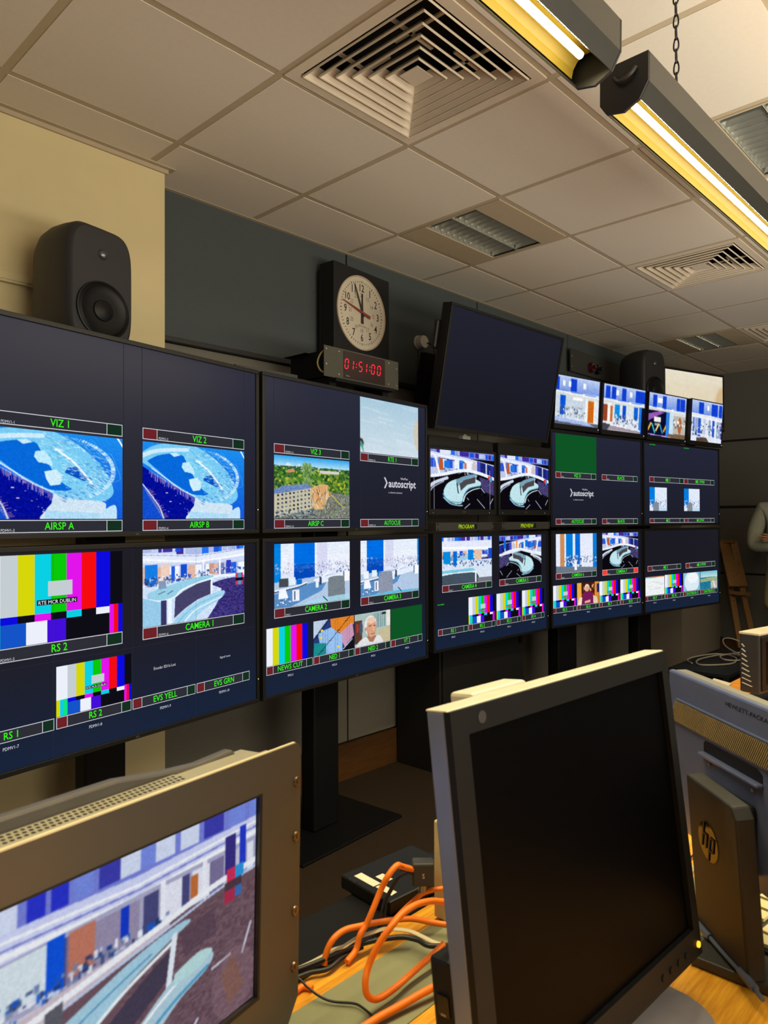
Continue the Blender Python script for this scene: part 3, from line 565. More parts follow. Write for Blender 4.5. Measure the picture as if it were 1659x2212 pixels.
    c.ell(.9,.85,.1,.16,(150,120,130),.35); c.poly([(.66,.46),(.8,.44),(.82,.56),(.68,.58)],(86,66,84),.6); c.poly([(.84,.78),(.9,.72),(.95,.9),(.88,.95)],(140,95,70),.5)
    return c
PM=picmat('screen_picture',1.0)
def picture(cv,x0,z0,x1,z1,y,name,parent,mat_=None):
    if not getattr(cv,'done',0): soft(cv); cv.done=1
    w,h=cv.w,cv.h; xs=np.linspace(x0,x1,w); zs=np.linspace(z1,z0,h); Z,X=np.meshgrid(zs,xs,indexing='ij')
    co=np.empty((h*w,3),np.float32); co[:,0]=X.ravel(); co[:,1]=y; co[:,2]=Z.ravel()
    i=(np.arange(h-1)[:,None]*w+np.arange(w-1)[None,:]).ravel(); F=np.stack([i,i+w,i+w+1,i+1],1).astype(np.int32)
    me=bpy.data.meshes.new(name); me.vertices.add(h*w); me.vertices.foreach_set('co',co.ravel()); me.loops.add(F.size); me.loops.foreach_set('vertex_index',F.ravel())
    me.polygons.add(len(F)); me.polygons.foreach_set('loop_start',np.arange(0,F.size,4,dtype=np.int32)); me.polygons.foreach_set('loop_total',np.full(len(F),4,np.int32))
    me.update(calc_edges=True)
    a=me.color_attributes.new('glow','FLOAT_COLOR','POINT'); v=np.clip(cv.a,0,1).reshape(-1,3); v=np.where(v<=.04045,v/12.92,((v+.055)/1.055)**2.4); q=np.ones((h*w,4),np.float32); q[:,:3]=v; a.data.foreach_set('color',q.ravel())
    me.materials.append(mat_ or PM); o=bpy.data.objects.new(name,me); COL.objects.link(o); o.parent=parent; return o
# colours of test bars and label strips
EC={k:emis('glow_'+k,rgb(*v)) for k,v in dict(white=(236,240,250),light_grey=(196,206,210),yellow=(214,214,10),cyan=(10,208,228),green=(10,200,10),magenta=(226,20,236),red=(246,12,16),blue=(12,10,222),black=(14,13,22),mid_blue=(20,84,200),violet=(66,14,216),mint=(20,225,130),pink=(235,50,180)).items()}
BARN=list(EC); BARM=[EC[k] for k in BARN]; BI={k:i for i,k in enumerate(BARN)}
def bars(x0,z0,x1,z1,y,parent,simple=False):
    m=MB(); W,H=x1-x0,z1-z0
    def r(a,b,c,d,k,dy=0.): m.rect(x0+a*W,z1-d*H,x0+c*W,z1-b*H,y-dy,BI[k])
    if simple:
        for i,k in enumerate(('white','yellow','cyan','green','magenta','red','blue')): r(i/7,0,(i+1)/7,1,k)
    else:
        r(0,0,1,1,'black',-.0002)
        for i,k in enumerate(('white','light_grey','yellow','cyan','green','magenta','red','blue')):
            a=.138 if i else 0; r(.0 if i==0 else .138+(i-1)*.109,0,.138 if i==0 else .138+i*.109,.67,k)
        for i,k in enumerate(('blue','black','magenta','black','cyan','black','white')): r(.138+i*.109,.67,.138+(i+1)*.109,.75,k)
        r(0,.67,.045,1,'yellow'); r(.045,.67,.09,1,'cyan'); r(.09,.67,.138,1,'mint'); r(.138,.75,.3,1,'mid_blue'); r(.3,.75,.44,1,'white'); r(.44,.75,.57,1,'violet'); r(.57,.75,.9,1,'black')
        r(.895,.65,.93,1,'magenta'); r(.93,.65,.965,1,'red'); r(.965,.65,1,1,'blue')
        r(.445,.31,.615,.48,'light_grey',.0003); r(.37,.515,.65,.575,'black',.0003)
        m.text('RTE MCR DUBLIN',x0+.51*W,z1-.568*H,.042*H,y-.0006,w=.26*W,mi=BI['white'])
    return m.build('colour_bars',BARM,parent)
TXG=emis('text_green',rgb(52,235,20),1.1); TXW=emis('text_white',rgb(205,206,215)); STR=emis('strip_line',rgb(205,208,215)); STF=emis('strip_fill',rgb(46,46,54)); TRD=emis('tally_red',rgb(108,34,40)); TGN=emis('tally_green',rgb(20,48,32)); TRH=emis('tally_red_lit',rgb(250,60,50)); TXY=emis('text_yellow_green',rgb(190,225,20))
def strip(x0,z0,x1,z1,y,parent,txt,idt=None,under=False,lit=False,tw=None):
    m=MB(); W=x1-x0; H=z1-z0; e=.0022 if W>.3 else .0018; r=.125 if W>.3 else .135; a=.125 if W>.3 else .14
    m.rect(x0,z0,x1,z1,y,0)
    xr=x0+W*r; xg=x1-W*a
    m.rect(x0+e,z0+e,xr-e/2,z1-e,y-.0003,5 if lit else 2); m.rect(xr+e/2,z0+e,xg-e/2,z1-e,y-.0003,1); m.rect(xg+e/2,z0+e,x1-e,z1-e,y-.0003,5 if lit else 3)
    m.text(txt,(x0+x1)/2+(.01 if W>.3 else 0),z0+H*.22,H*.60,y-.0006,mi=4,w=tw,bold=.008)
    if idt:
        if under: m.text(idt,(x0+x1)/2,z0-.021,.0085,y-.0006,mi=6)
        else: m.text(idt,xr+.006,z0+H*.1,.0075,y-.0006,mi=6,align='L')
    return m.build('source_label',[STR,STF,TRD,TGN,TXG,TRH,TXW],parent)
SCR={}
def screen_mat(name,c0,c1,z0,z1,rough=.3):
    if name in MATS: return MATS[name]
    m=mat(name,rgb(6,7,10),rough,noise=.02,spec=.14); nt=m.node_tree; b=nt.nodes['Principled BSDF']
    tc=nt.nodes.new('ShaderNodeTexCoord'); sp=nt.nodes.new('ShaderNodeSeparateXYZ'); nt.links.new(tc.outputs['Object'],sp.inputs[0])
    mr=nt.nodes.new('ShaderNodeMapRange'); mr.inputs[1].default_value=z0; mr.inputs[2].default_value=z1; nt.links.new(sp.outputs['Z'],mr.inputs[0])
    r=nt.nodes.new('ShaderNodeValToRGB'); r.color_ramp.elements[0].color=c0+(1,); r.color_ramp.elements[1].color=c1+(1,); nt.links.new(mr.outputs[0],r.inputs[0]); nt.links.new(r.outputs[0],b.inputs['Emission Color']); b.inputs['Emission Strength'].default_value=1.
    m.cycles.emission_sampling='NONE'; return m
SCU=screen_mat('lcd_backlit_reflect_upper',rgb(24,25,38),rgb(33,36,56),.0,.59); SCL=screen_mat('lcd_backlit_lower',rgb(18,33,58),rgb(23,23,33),.0,.35)  # upper screens: backlight leak plus room reflection painted in as glow
# local picture layout of a display, measured from its right edge (x) and from the floor (z)
LX=[(-.983,-.560),(-.490,-.070)]; SX=[(-1.022,-.781),(-.776,-.534),(-.529,-.288),(-.283,-.045)]
LEDM=emis('status_light',rgb(235,245,190),1.5)
def display(Rx,Ry,yaw,z0,label,upper,W=1.05,H=.59,rx=0.,zpiv=0.):
    t=thing('video_display',label,'display screen',(Rx,Ry,z0),yaw,'video wall displays',rx)
    h=MB(); h.box((-W,.018,0),(0,.075,H)); h.box((-W*.8,.075,H*.12),(-W*.2,.115,H*.85)); h.build('housing',BEZ,t,bevel=.004)
    b=MB(); e=.014
    for x0,a0,x1,a1 in ((-W,0,0,e),(-W,H-e,0,H),(-W,e,-W+e,H-e),(-e,e,0,H-e)): b.box((x0,0,a0),(x1,.02,a1))
    b.build('bezel',BEZ,t,bevel=.0015)
    s=MB(); s.rect(-W+e,e,-e,H-e,.006); sc=s.build('screen',SCU if upper else SCL,t)
    g=MB(); g.text('NEC',-W/2,.004,.0055,-.0006,mi=0); g.build('maker_mark',mat('mark_grey',rgb(92,92,94),.4),t)
    l=MB(); l.cyl((-.008,-.001,.085),.0016,.002,'Y',8); l.build('power_light',LEDM,t)
    return t,sc
Y=.0052
def P4(t,cv,x,z,name='camera_picture',y=Y): return picture(cv,x[0],z[0],x[1],z[1],y,name,t)
def upper_z(z): return (z[0]-1.293,z[1]-1.293)
UB1,UB2,UP1,UP2=(.297,.332),(.016,.050),(.335,.570),(.053,.290)
LP,LB,LSP,LSB=(.330,.568),(.293,.329),(.122,.259),(.089,.121)
def faint(sc,xs,zs):
    for x in xs: m=MB(); m.rect(x-.0006,.02,x+.0006,.575,Y); m.build('grid_line',emis('faint_line',rgb(42,43,58)),sc)
    for z in zs: m=MB(); m.rect(-1.03,z-.0006,-.02,z+.0006,Y); m.build('grid_line',emis('faint_line',rgb(42,43,58)),sc)
G=globe(); ST=studio_a()
# column 1, nearest the camera
t,sc=display(.184,-.243,R_(9.4),1.293,'large nearest display with two picture-in-picture globes under VIZ 1 and VIZ 2 labels',True); WD1=t
faint(sc,(-.57,-.505,-.071),()); x=LX[0]; xr=LX[1]; x=(-.997,-.575); xr=(-.503,-.072)
P4(sc,G,x,UP2,'globe_picture'); P4(sc,G,xr,UP2,'globe_picture'); strip(x[0],UB1[0],x[1],UB1[1],Y,sc,'VIZ 1','PDMV1-1'); strip(xr[0],UB1[0],xr[1],UB1[1],Y,sc,'VIZ 2','PDMV1-2'); strip(x[0],UB2[0],x[1],UB2[1],Y,sc,'AIRSP A','PDMV1-3'); strip(xr[0],UB2[0],xr[1],UB2[1],Y,sc,'AIRSP B','PDMV1-4')
t,sc=display(.184,-.243,R_(9.4),.683,'nearest lower display with big colour bars labelled RS 2 beside CAMERA 1',False)
faint(sc,(-.795,-.54,-.293),(.275,)); bars(-.997,LP[0],-.575,LP[1],Y,sc); P4(sc,ST,xr,LP,'studio_picture'); strip(x[0],LB[0],x[1],LB[1],Y,sc,'RS 2','PDMV1-5'); strip(xr[0],LB[0],xr[1],LB[1],Y,sc,'CAMERA 1','PDMV1-6')
SX1=[(-1.03,-.791),(-.785,-.544),(-.539,-.296),(-.290,-.047)]
for q,tx,i in zip(SX1,('RS 1','RS 2','EVS YELL','EVS GRN'),(7,8,9,10)): strip(q[0],LSB[0],q[1],LSB[1],Y,sc,tx,'PDMV1-%d'%i,True)
bars(SX1[1][0],LSP[0],SX1[1][1],LSP[1],Y,sc)
m=MB(); m.text('Encoder SDI In Lost',-.42,.195,.009,Y-.001,w=.085); m.text('Signal Lost',-.165,.185,.009,Y-.001,w=.048); m.build('status_text',TXW,sc)
# column 2
t,sc=display(1.234,-.158,R_(4.98),1.293,'display under the digital clock, showing a ruined city block, clouds and AUTOCUE',True,W=1.043)
faint(sc,(-.983,-.56,-.49,-.07),()); P4(sc,city(),LX[0],UP2,'city_picture'); SKC=soft(sky(),4,.015); SKC.done=1; P4(sc,SKC,LX[1],UP1,'sky_picture'); strip(LX[0][0],UB1[0],LX[0][1],UB1[1],Y,sc,'VIZ 3','PDMV1-11'); strip(LX[0][0],UB2[0],LX[0][1],UB2[1],Y,sc,'AIRSP C','PDMV1-13'); strip(LX[1][0],UB1[0],LX[1][1],UB1[1],Y,sc,'RTE 1','PDMV1-12'); strip(LX[1][0],UB2[0],LX[1][1],UB2[1],Y,sc,'AUTOCUE','PDMV1-14')
def autologo(sc,x,z,s=1.):
    m=MB(); m.text('autoscript',x,z,.044*s,Y-.001,w=.205*s,align='R',bold=.02); 
    for q in (-1,1): m.quad((x-.238*s,Y-.001,z+.03*s+q*.024*s),(x-.228*s,Y-.001,z+.03*s+q*.024*s),(x-.212*s,Y-.001,z+.03*s),(x-.222*s,Y-.001,z+.03*s))
    m.text('a clearer picture',x-.205*s,z-.018*s,.010*s,Y-.001,w=.10*s,align='L'); m.text('WinPlus',x-.09*s,z+.047*s,.010*s,Y-.001,w=.055*s); m.build('logo_text',TXW,sc)
autologo(sc,-.092,.180)
t,sc=display(1.234,-.158,R_(4.98),.683,'lower display with newsroom views CAMERA 2 and CAMERA 3 and NEWS CUT bars',False,W=1.043)
P4(sc,newsroom(v=0),LX[0],LP,'newsroom_picture'); P4(sc,newsroom(v=1),LX[1],LP,'newsroom_picture'); strip(LX[0][0],LB[0],LX[0][1],LB[1],Y,sc,'CAMERA 2','MV2-1'); strip(LX[1][0],LB[0],LX[1][1],LB[1],Y,sc,'CAMERA 3','MV2-2')
for q,tx,i in zip(SX,('NEWS CUT','NED 1','NED 2','VT 2'),(3,4,5,6)): strip(q[0],LSB[0],q[1],LSB[1],Y,sc,tx,'MV2-%d'%i,True,tw=.13 if i==3 else None)
bars(SX[0][0],LSP[0],-.808,LSP[1],Y,sc,True); P4(sc,flags(),SX[1],LSP,'flag_picture'); P4(sc,manface(),SX[2],LSP,'portrait_picture')
GRN=emis('flat_green',rgb(14,84,36)); 
def green(sc,x,z): m=MB(); m.rect(x[0],z[0],x[1],z[1],Y); m.build('green_picture',GRN,sc)
green(sc,SX[3],LSP)
# column 3, only a lower display
t,sc=display(2.400,-.114,R_(-1.02),.680,'lower display under the PROGRAM and PREVIEW strips, with CAMERA 4 and CAMERA 5',False)
C4=studio_a(180,110); C4.rect(0,.5,1,1,(215,225,240)); C4.rect(0,0,1,.3,(225,230,248)); windows_row(C4,0,1,0,.08,91,BAND); C4.line([(0,.22),(1,.26)],.05,(245,248,255)); C4.rect(.03,.3,.16,.56,(10,140,220)); C4.rect(.21,.3,.29,.6,(10,110,210)); C4.rect(.5,.28,.61,.5,(10,130,220)); C4.rect(.64,.28,.78,.5,(225,190,170)); C4.rect(.92,.26,1,.5,(20,80,200)); clutter(C4,.0,1,.5,.62,92,0,90); C4.poly([(0,.7),(.6,.68),(.66,.74),(0,.76)],(120,200,225)); C4.poly(cat_([(0,.8),(.3,.77),(.66,.78),(.67,1.05),(0,1.05)]),(70,84,98)); C4.curve([(0,.79),(.3,.76),(.66,.77)],.02,(245,250,255)); C4.line([(.66,.77),(.66,.98)],.03,(245,250,255)); C4.poly([(.7,.9),(1,.9),(1,1),(.7,1)],(120,120,130))
C5=studio_b(160,110); C5.a=C5.a[:,::-1].copy(); C5.rect(.37,.3,.42,.2,(1,1,1)); C5.rect(.38,.12,.42,.3,(225,160,80)); C5.rect(.1,.12,.15,.3,(15,110,215)); C5.rect(.6,.12,.66,.28,(15,120,215)); C5.rect(.78,.14,.84,.28,(20,110,215)); C5.line([(0,.45),(.5,.34),(1,.5)],.05,(225,235,245))
P4(sc,C4,(-.979,-.561),LP,'studio_picture'); P4(sc,C5,(-.491,-.071),LP,'studio_picture'); strip(-.979,LB[0],-.561,LB[1],Y,sc,'CAMERA 4','MV2-7'); strip(-.491,LB[0],-.071,LB[1],Y,sc,'CAMERA 5','MV2-8')
for q,tx,i in zip([(-1.011,-.773)]+[(a+.01,b+.003) for a,b in SX[1:]],('RS 1','RS 2','RS 3','RS 4'),(9,10,11,12)):
    strip(q[0],LSB[0]-.009,q[1],LSB[1]-.009,Y,sc,tx,'MV2-%d'%i,True)
    if i>9: bars(q[0],LSP[0]-.008,q[1],LSP[1]-.006,Y,sc)
m=MB(); m.text('NO VIDEO',-.99,.232,.006,Y-.001,w=.05); m.build('status_text',TXG,sc)
# column 4
t,sc=display(3.424,-.241,R_(-7.86),1.290,'display with a flat green VIZ D picture and two BLACK labels',True,W=.985)
green(sc,(-.935,-.52),(.34,.572)); faint(sc,(-.46,),())
for q,tb,bt in (((-.935,-.524),'VIZ D','AUTOCUE'),((-.461,-.052),'BLACK','BLACK')):
    strip(q[0],UB1[0]+.004,q[1],UB1[1]+.006,Y,sc,tb,'MV3-1'); strip(q[0],UB2[0],q[1],UB2[1]+.002,Y,sc,bt,'MV3-3')
autologo(sc,-.553,.182,1.02)
t,sc=display(3.424,-.241,R_(-7.86),.680,'lower display with newsroom CAMERA 6 and red tallied CAMERA 7',False,W=.985)
C6=Cv(150,110,(226,232,248)); C6.rect(.1,0,.2,.85,(200,140,90)); C6.rect(.24,0,.4,.85,(5,125,215)); C6.rect(.46,0,.58,.8,(10,105,210)); C6.rect(.9,0,1,.9,(10,125,215)); C6.specks(.2,.55,1,.75,120,[(130,145,190),(240,243,250),(60,80,130)],(.01,.03),(.01,.05),3); clutter(C6,.24,.6,.62,.9,5,0,60,1.3); C6.poly([(0,.82),(1,.9),(1,1),(0,1)],(110,120,135)); C6.rect(.44,.7,.5,.95,(235,240,250))
P4(sc,C6,(-.936,-.524),LP,'newsroom_picture'); P4(sc,studio_b(150,110),(-.461,-.05),LP,'studio_picture'); strip(-.937,LB[0],-.526,LB[1],Y,sc,'CAMERA 6','MV3-5'); strip(-.462,LB[0],-.052,LB[1],Y,sc,'CAMERA 7','MV3-6',lit=True)
for q,tx,i in zip([(-.970,-.736),(-.730,-.503),(-.497,-.268),(-.262,-.029)],('RS 5','RS 6','RS 7','RS 8'),(7,8,9,10)):
    strip(q[0],LSB[0],q[1],LSB[1],Y,sc,tx,'MV3-%d'%i,True)
    if i!=8: bars(q[0],LSP[0],q[1],LSP[1]-.003,Y,sc)
    else: P4(sc,lady(),(q[0],q[1]),LSP,'portrait_picture')
# column 5, farthest
t,sc=display(4.480,-.393,R_(-8.22),1.290,'farthest display of the wall with two small newsroom cut-outs on dark blue',True)
NR=newsroom(110,110,0); NR.a=NR.a.copy(); K=Cv(90,80,(222,230,246)); K.rect(0,0,.3,.75,(5,125,220)); K.specks(0,.5,1,.8,80,[(150,165,200),(240,244,252),(60,90,140)],(.02,.05),(.02,.06),3); K.poly(cat_([(.2,1),(.2,.75),(.28,.63),(.45,.63),(.53,.75),(.53,1)]),(130,140,150)); K.rect(.55,.85,1,1,(190,215,235))
for q,a,b in (((-.970,-.52),'ME 1','ME 2'),((-.516,-.075),'ME 1 PVW','ME 2 PVW')):
    strip(q[0],UB1[0]+.008,q[1],UB1[1]+.012,Y,sc,a); strip(q[0],UB2[0]+.004,q[1],UB2[1]+.002,Y,sc,b); P4(sc,K,(q[0],q[0]+.221),(.105,.270),'newsroom_picture')
m=MB(); m.text('NO VIDEO',-.93,.565,.006,Y-.001,w=.07); m.text('NO VIDEO',-.48,.565,.006,Y-.001,w=.07); m.build('status_text',TXG,sc)
t,sc=display(4.480,-.393,R_(-8.22),.680,'farthest lower display, mostly dark with four small pictures labelled from RS 9 to SHOTBOX-2',False)
strip(-1.0,LB[0]+.002,-.567,LB[1]+.002,Y,sc,'ME 3','MV3-11'); strip(-.501,LB[0],-.07,LB[1]+.003,Y,sc,'ME 3 PVW','MV3-12')
for q,tx,i in zip([(-1.036,-.790),(-.784,-.540),(-.536,-.295),(-.29,-.04)],('RS 9','RS 10','SHOTBOX-1','SHOTBOX-2'),(13,14,15,16)):
    strip(q[0],LSB[0],q[1],LSB[1]+.002,Y,sc,tx,'MV3-%d'%i,True,tw=.15 if i>14 else None)
    if i==14: bars(q[0],LSP[0]+.004,q[1],LSP[1],Y,sc)
    else: P4(sc,fieldview(k={13:0,15:1,16:2}[i]),q,(LSP[0]+.004,LSP[1]),'source_picture')
# large dark display leaning over the programme monitors
t=thing('dark_display','big switched-off display tilted down above the PROGRAM and PREVIEW monitors','display screen',(1.812,-.203,2.08),R_(-1.5),None); t.rotation_euler=(R_(10.9),0,R_(-1.5))
W,H=1.004,.605; e=.014
h=MB(); h.box((-W/2,.006,-H/2),(W/2,.055,H/2)); h.box((-W/2+.03,.055,-.2),(W/2-.03,.085,.22)); h.build('housing',BEZ,t,bevel=.004)
b=MB()
for x0,a0,x1,a1 in ((-W/2,-H/2,W/2,-H/2+e+.004),(-W/2,H/2-e,W/2,H/2),(-W/2,-H/2+e,-W/2+e,H/2-e),(W/2-e,-H/2+e,W/2,H/2-e)): b.box((x0,-.006,a0),(x1,.008,a1))
b.build('bezel',BEZ,t,bevel=.0015)
s=MB(); s.rect(-W/2+e,-H/2+e,W/2-e,H/2-e,0.); s.build('screen',screen_mat('lcd_off_painted_glow',rgb(17,19,30),rgb(26,28,42),-.3,.3),t)  # switched off, yet given a painted navy glow, paler towards the top
g=MB(); g.box((-.52,.055,.08),(-.46,.08,.22)); g.build('side_speaker',BLK,t,bevel=.01); g=MB(); g.text('LG',0,-H/2+.006,.006,-.007); g.build('maker_mark',MATS['mark_grey'],t)
g=MB(); g.box((-.06,.085,-.2),(.06,.42,-.1)); g.box((-.2,.40,-.3),(.2,.44,.1)); g.build('wall_bracket',DMET,t)
# programme and preview monitors
def monitor(x,y,yaw,cv,label,mark='SONY',w=.54,h=.345,z=1.535):
    t=thing('picture_monitor',label,'monitor',(x,y,z-h/2),yaw,'programme monitors')
    b=MB(); b.box((-w/2,.015,0),(w/2,.09,h)); b.build('housing',BLK,t,bevel=.004)
    e=.013; f=MB()
    for x0,a0,x1,a1 in ((-w/2,0,w/2,.030),(-w/2,h-e,w/2,h),(-w/2,.03,-w/2+e,h-e),(w/2-e,.03,w/2,h-e)): f.box((x0,0,a0),(x1,.017,a1))
    f.build('bezel',BLK,t,bevel=.0015)
    s=MB(); s.rect(-w/2+e,.03,w/2-e,h-e,.006); sc=s.build('screen',SCU,t); picture(cv,-w/2+e,.03,w/2-e,h-e,.0052,'studio_picture',sc)
    g=MB(); g.text(mark,0,.012,.008,-.0006); g.build('maker_mark',MATS['mark_grey'],t); l=MB(); l.cyl((w/2-.06,-.001,.012),.0018,.002,'Y',8); l.cyl((-w/2+.03,-.001,.012),.0014,.002,'Y',8); l.build('power_light',emis('small_light',rgb(180,190,200)),t)
monitor(1.628,-.075,R_(-3),studio_b(220,140,True),'programme monitor with a crescent desk picture crossed by two thin upright lines')
monitor(2.150,-.118,R_(-3),studio_b(220,140),'preview monitor with a crescent desk picture, beside the programme monitor',w=.495)
def umd(x,y,txt,label):
    t=thing('name_display',label,'name strip',(x,y,1.303),R_(-1.5),'name strips'); w=.475
    b=MB(); b.box((-w/2,0,-.021),(w/2,.08,.021)); b.build('panel',DGRY,t,bevel=.002)
    s=MB()
    for a in (-w/2+.012,w/2-.012):
        for z in (-.014,.014): s.cyl((a,-.002,z),.004,.003,'Y',8)
    s.build('screw',DMET,t); s=MB(); s.rect(-.03,-.013,.09,.013,-.0008); s.build('window',BLK,t); m=MB(); m.text(txt,0.0,-.0105,.021,-.0015,w=.125); m.build('lettering',TXY,t)
umd(1.605,-.105,'PROGRAM','black rack strip lettered PROGRAM under the first studio monitor'); umd(2.135,-.135,'PREVIEW','black rack strip lettered PREVIEW under the second studio monitor')
# four small monitors in a row and the cream picture behind them
for i,(x,y,z,w) in enumerate(((2.760,-.117,2.080,.445),(3.232,-.205,2.073,.48),(3.735,-.292,2.068,.49),(4.215,-.395,2.064,.455))):
    t=thing('small_monitor',['small bright monitor, first of four in a row, beside the big dark display','small monitor second in the row of four, orange slat and white column in its picture','small monitor third in the row, with a dark panel and coloured strokes pictured','small monitor fourth and last in the row, below the cream picture'][i],'monitor',(x,y,z),0,'row of small monitors'); t.rotation_euler=(R_(3.6),0,R_(-8.5))
    h=.30; e=.006; b=MB(); b.box((-w/2-e,.004,-h/2-.03),(w/2+e,.05,h/2+e)); b.build('housing',BLK,t,bevel=.003)
    f=MB()
    for x0,a0,x1,a1 in ((-w/2-e,-h/2-.03,w/2+e,-h/2),(-w/2-e,h/2,w/2+e,h/2+e),(-w/2-e,-h/2,-w/2,h/2),(w/2,-h/2,w/2+e,h/2)): f.box((x0,-.004,a0),(x1,.006,a1))
    f.build('bezel',BLK,t); picture(mini(i),-w/2,-h/2,w/2,h/2,.002,'screen',t)
    l=MB(); l.cyl((w/2-.004,-.006,-h/2-.012),.004,.003,'Y',8); l.build('power_light',emis('small_light',rgb(180,190,200)),t)
    
t=thing('tall_monitor','cream sky picture on a monitor standing behind the last small monitors','monitor',(4.394,-.244,2.27),R_(-15.5)); w,h=.705,.42
b=MB(); b.box((-w/2-.02,.004,-h/2-.02),(w/2+.025,.06,h/2+.02)); b.build('housing',BLK,t,bevel=.004); SKW=soft(sky(120,80,1.),14,.012); SKW.done=1; picture(SKW,-w/2,-h/2,w/2,h/2,.002,'screen',t)
m=MB(); m.text('RTE ONE',w/2-.09,h/2-.06,.018,.0008,w=.10); m.build('lettering',emis('faint_text',rgb(236,232,222)),t); s=MB(); s.box((-.04,.03,-h/2-.2),(.04,.06,-h/2)); s.build('post',DMET,t)
# ------------------------------------------------------------------ stands behind the displays
def stand(x,y,yaw,w,label,plate,top=1.75,arm=.16):
    t=thing('display_stand',label,'stand',(x,y,0),yaw,'display stands')
    c=MB(); c.box((-w/2,0,.012),(w/2,.07,top)); c.box((-w/2+.02,.07,.012),(w/2-.02,.10,top-.1)); c.build('column',DMET,t,bevel=.008)
    a,b=plate; p=MB(); p.box((-a/2,-.17,0),(a/2,-.17+b,.012)); p.build('base_plate',DMET,t,bevel=.003)
    k=MB()
    for z in (.85,1.1,1.5,1.68): k.box((-w*.9,-arm,z-.02),(w*.9,.0,z+.02))
    k.build('bracket',DMET,t)
stand(-.275,0,R_(4),.15,'black column stand in front of the cream pillar, behind the nearest displays',(.62,.36),1.80,.17)
stand(.70,-.03,R_(4),.155,'black column stand on a wide floor plate, under the NEWS CUT display',(.62,.44),1.80,.055)
stand(2.79,-.02,R_(-6),.2,'black column stand right of the black equipment cabinet',(.62,.42),1.8,.01)
stand(3.66,-.145,R_(-6),.15,'farthest black column stand, nearest the tangled white cable',(.55,.38),1.8,.01)
p=MB(); p.cyl((3.85,-.085,.0125),.022,1.6,'Z',14); tag(p.build('support_pole',DMET,smooth=True),'thin black pole standing just right of the farthest column stand','pole')
m=thing('equipment_cabinet','tall black equipment cabinet on the floor against the wall','cabinet',(1.96,.03,0))
b=MB(); b.box((-.4,.01,0),(.4,.315,1.255)); b.build('body',mat('cabinet_black',rgb(13,14,17),.6),m,bevel=.004); b=MB(); b.box((-.385,-.004,.05),(.385,.012,1.24)); b.build('door',mat('cabinet_black',rgb(13,14,17),.6),m,bevel=.003); b=MB(); b.box((.33,-.012,.6),(.35,-.003,.72)); b.build('handle',DMET,m)
# shelf trays above the monitors
for x,l in ((1.62,'black rack tray on top of the programme monitor'),(2.165,'black rack tray on top of the preview monitor')):
    t=thing('rack_tray',l,'tray',(x,-.07 if x<2 else -.11,1.709),R_(-3),'rack trays'); b=MB(); b.box((-.26,0,0),(.26,.22,.008)); b.box((-.26,0,.008),(.26,.006,.052)); b.box((-.26,0,.008),(-.254,.22,.052)); b.box((.254,0,.008),(.26,.22,.052)); b.build('tray',BLK,t,bevel=.001)
    b=MB(); b.box((-.22,.02,.008),(.2,.2,.045)); b.build('router_unit',DGRY,t,bevel=.002)
p=MB(); p.cyl((1.70,-.03,1.775),.021,.03,'Y',16); p.box((1.72,-.02,1.762),(1.76,.0,1.79)); tag(p.build('loose_plug',mat('plug_white',rgb(200,196,186),.4),bevel=.002),'white plug lying on the tray under the dark display','plug')
r=MB(); r.box((.28,.04,1.905),(.60,.052,1.965)); 
for x in (.36,.42): r.cyl((x,.036,1.935),.006,.005,'Y',10)
r.box((.5,.052,1.905),(.54,.37,1.93)); tag(r.build('panel_strip',mat('strip_grey',rgb(62,64,68),.5)),'short flat grey strip of wall panel left of the digital clock, behind the display tops','rail')  # piece of the lower wall panel with its screw heads

# ------------------------------------------------------------------ loudspeakers
SPK=mat('speaker_charcoal',rgb(36,36,40),.5,noise=.05,bump=.08,bscale=600); SPD=mat('speaker_driver',rgb(11,11,15),.5,spec=.3)
def speaker(x,y,z,yaw,s,label):
    t=thing('loudspeaker',label,'loudspeaker',(x,y,z),yaw,'studio loudspeakers'); t.scale=s
    secs=[(0.,.104,.180),(.006,.112,.189),(.02,.118,.196),(.06,.121,.199),(.11,.121,.199),(.16,.112,.192),(.205,.092,.176),(.225,.07,.15)]
    n=48; b=MB(); v=[]; ex=5.2
    for yy,w,h in secs:
        for i in range(n):
            a=2*math.pi*i/n; c,q=math.cos(a),math.sin(a); v.append((w*math.copysign(abs(c)**(2/ex),c)*(1.0-.05*(q if q>0 else 0)**4),yy,.2+h*math.copysign(abs(q)**(2/ex),q)*(1.-.07*abs(c)**3)))
    f=[(k*n+i,k*n+(i+1)%n,(k+1)*n+(i+1)%n,(k+1)*n+i) for k in range(len(secs)-1) for i in range(n)]+[tuple(range((len(secs)-1)*n,len(secs)*n))]
    b.add(v,f); 
    # front baffle, with the two driver openings left open
    face=MB(); face.add([v[i] for i in range(n)],[tuple(range(n-1,-1,-1))])
    b.build('cabinet',SPK,t,smooth=True); face.build('baffle',SPK,t)
    w=MB(); w.lathe((0,-.002,.118),[(.094,.0),(.094,-.003),(.089,-.0045),(.085,-.001)],'Y',48); w.build('woofer_ring',SPD,t,smooth=True)
    w=MB(); w.lathe((0,-.002,.118),[(.086,-.002),(.080,-.006),(.074,-.002),(.05,.0008),(.035,.0012),(.034,-.003),(.022,-.009),(.0,-.011)],'Y',48); w.build('woofer',SPD,t,smooth=True)
    w=MB(); w.lathe((0,-.001,.302),[(.017,.0),(.015,-.004),(.010,-.008),(.0,-.010)],'Y',32); w.build('tweeter',mat('tweeter_metal',rgb(96,98,104),.3,.7),t,smooth=True)
    w=MB(); w.box((-.08,.03,-.012),(.08,.18,.004)); w.build('foot',BLK,t,bevel=.003)
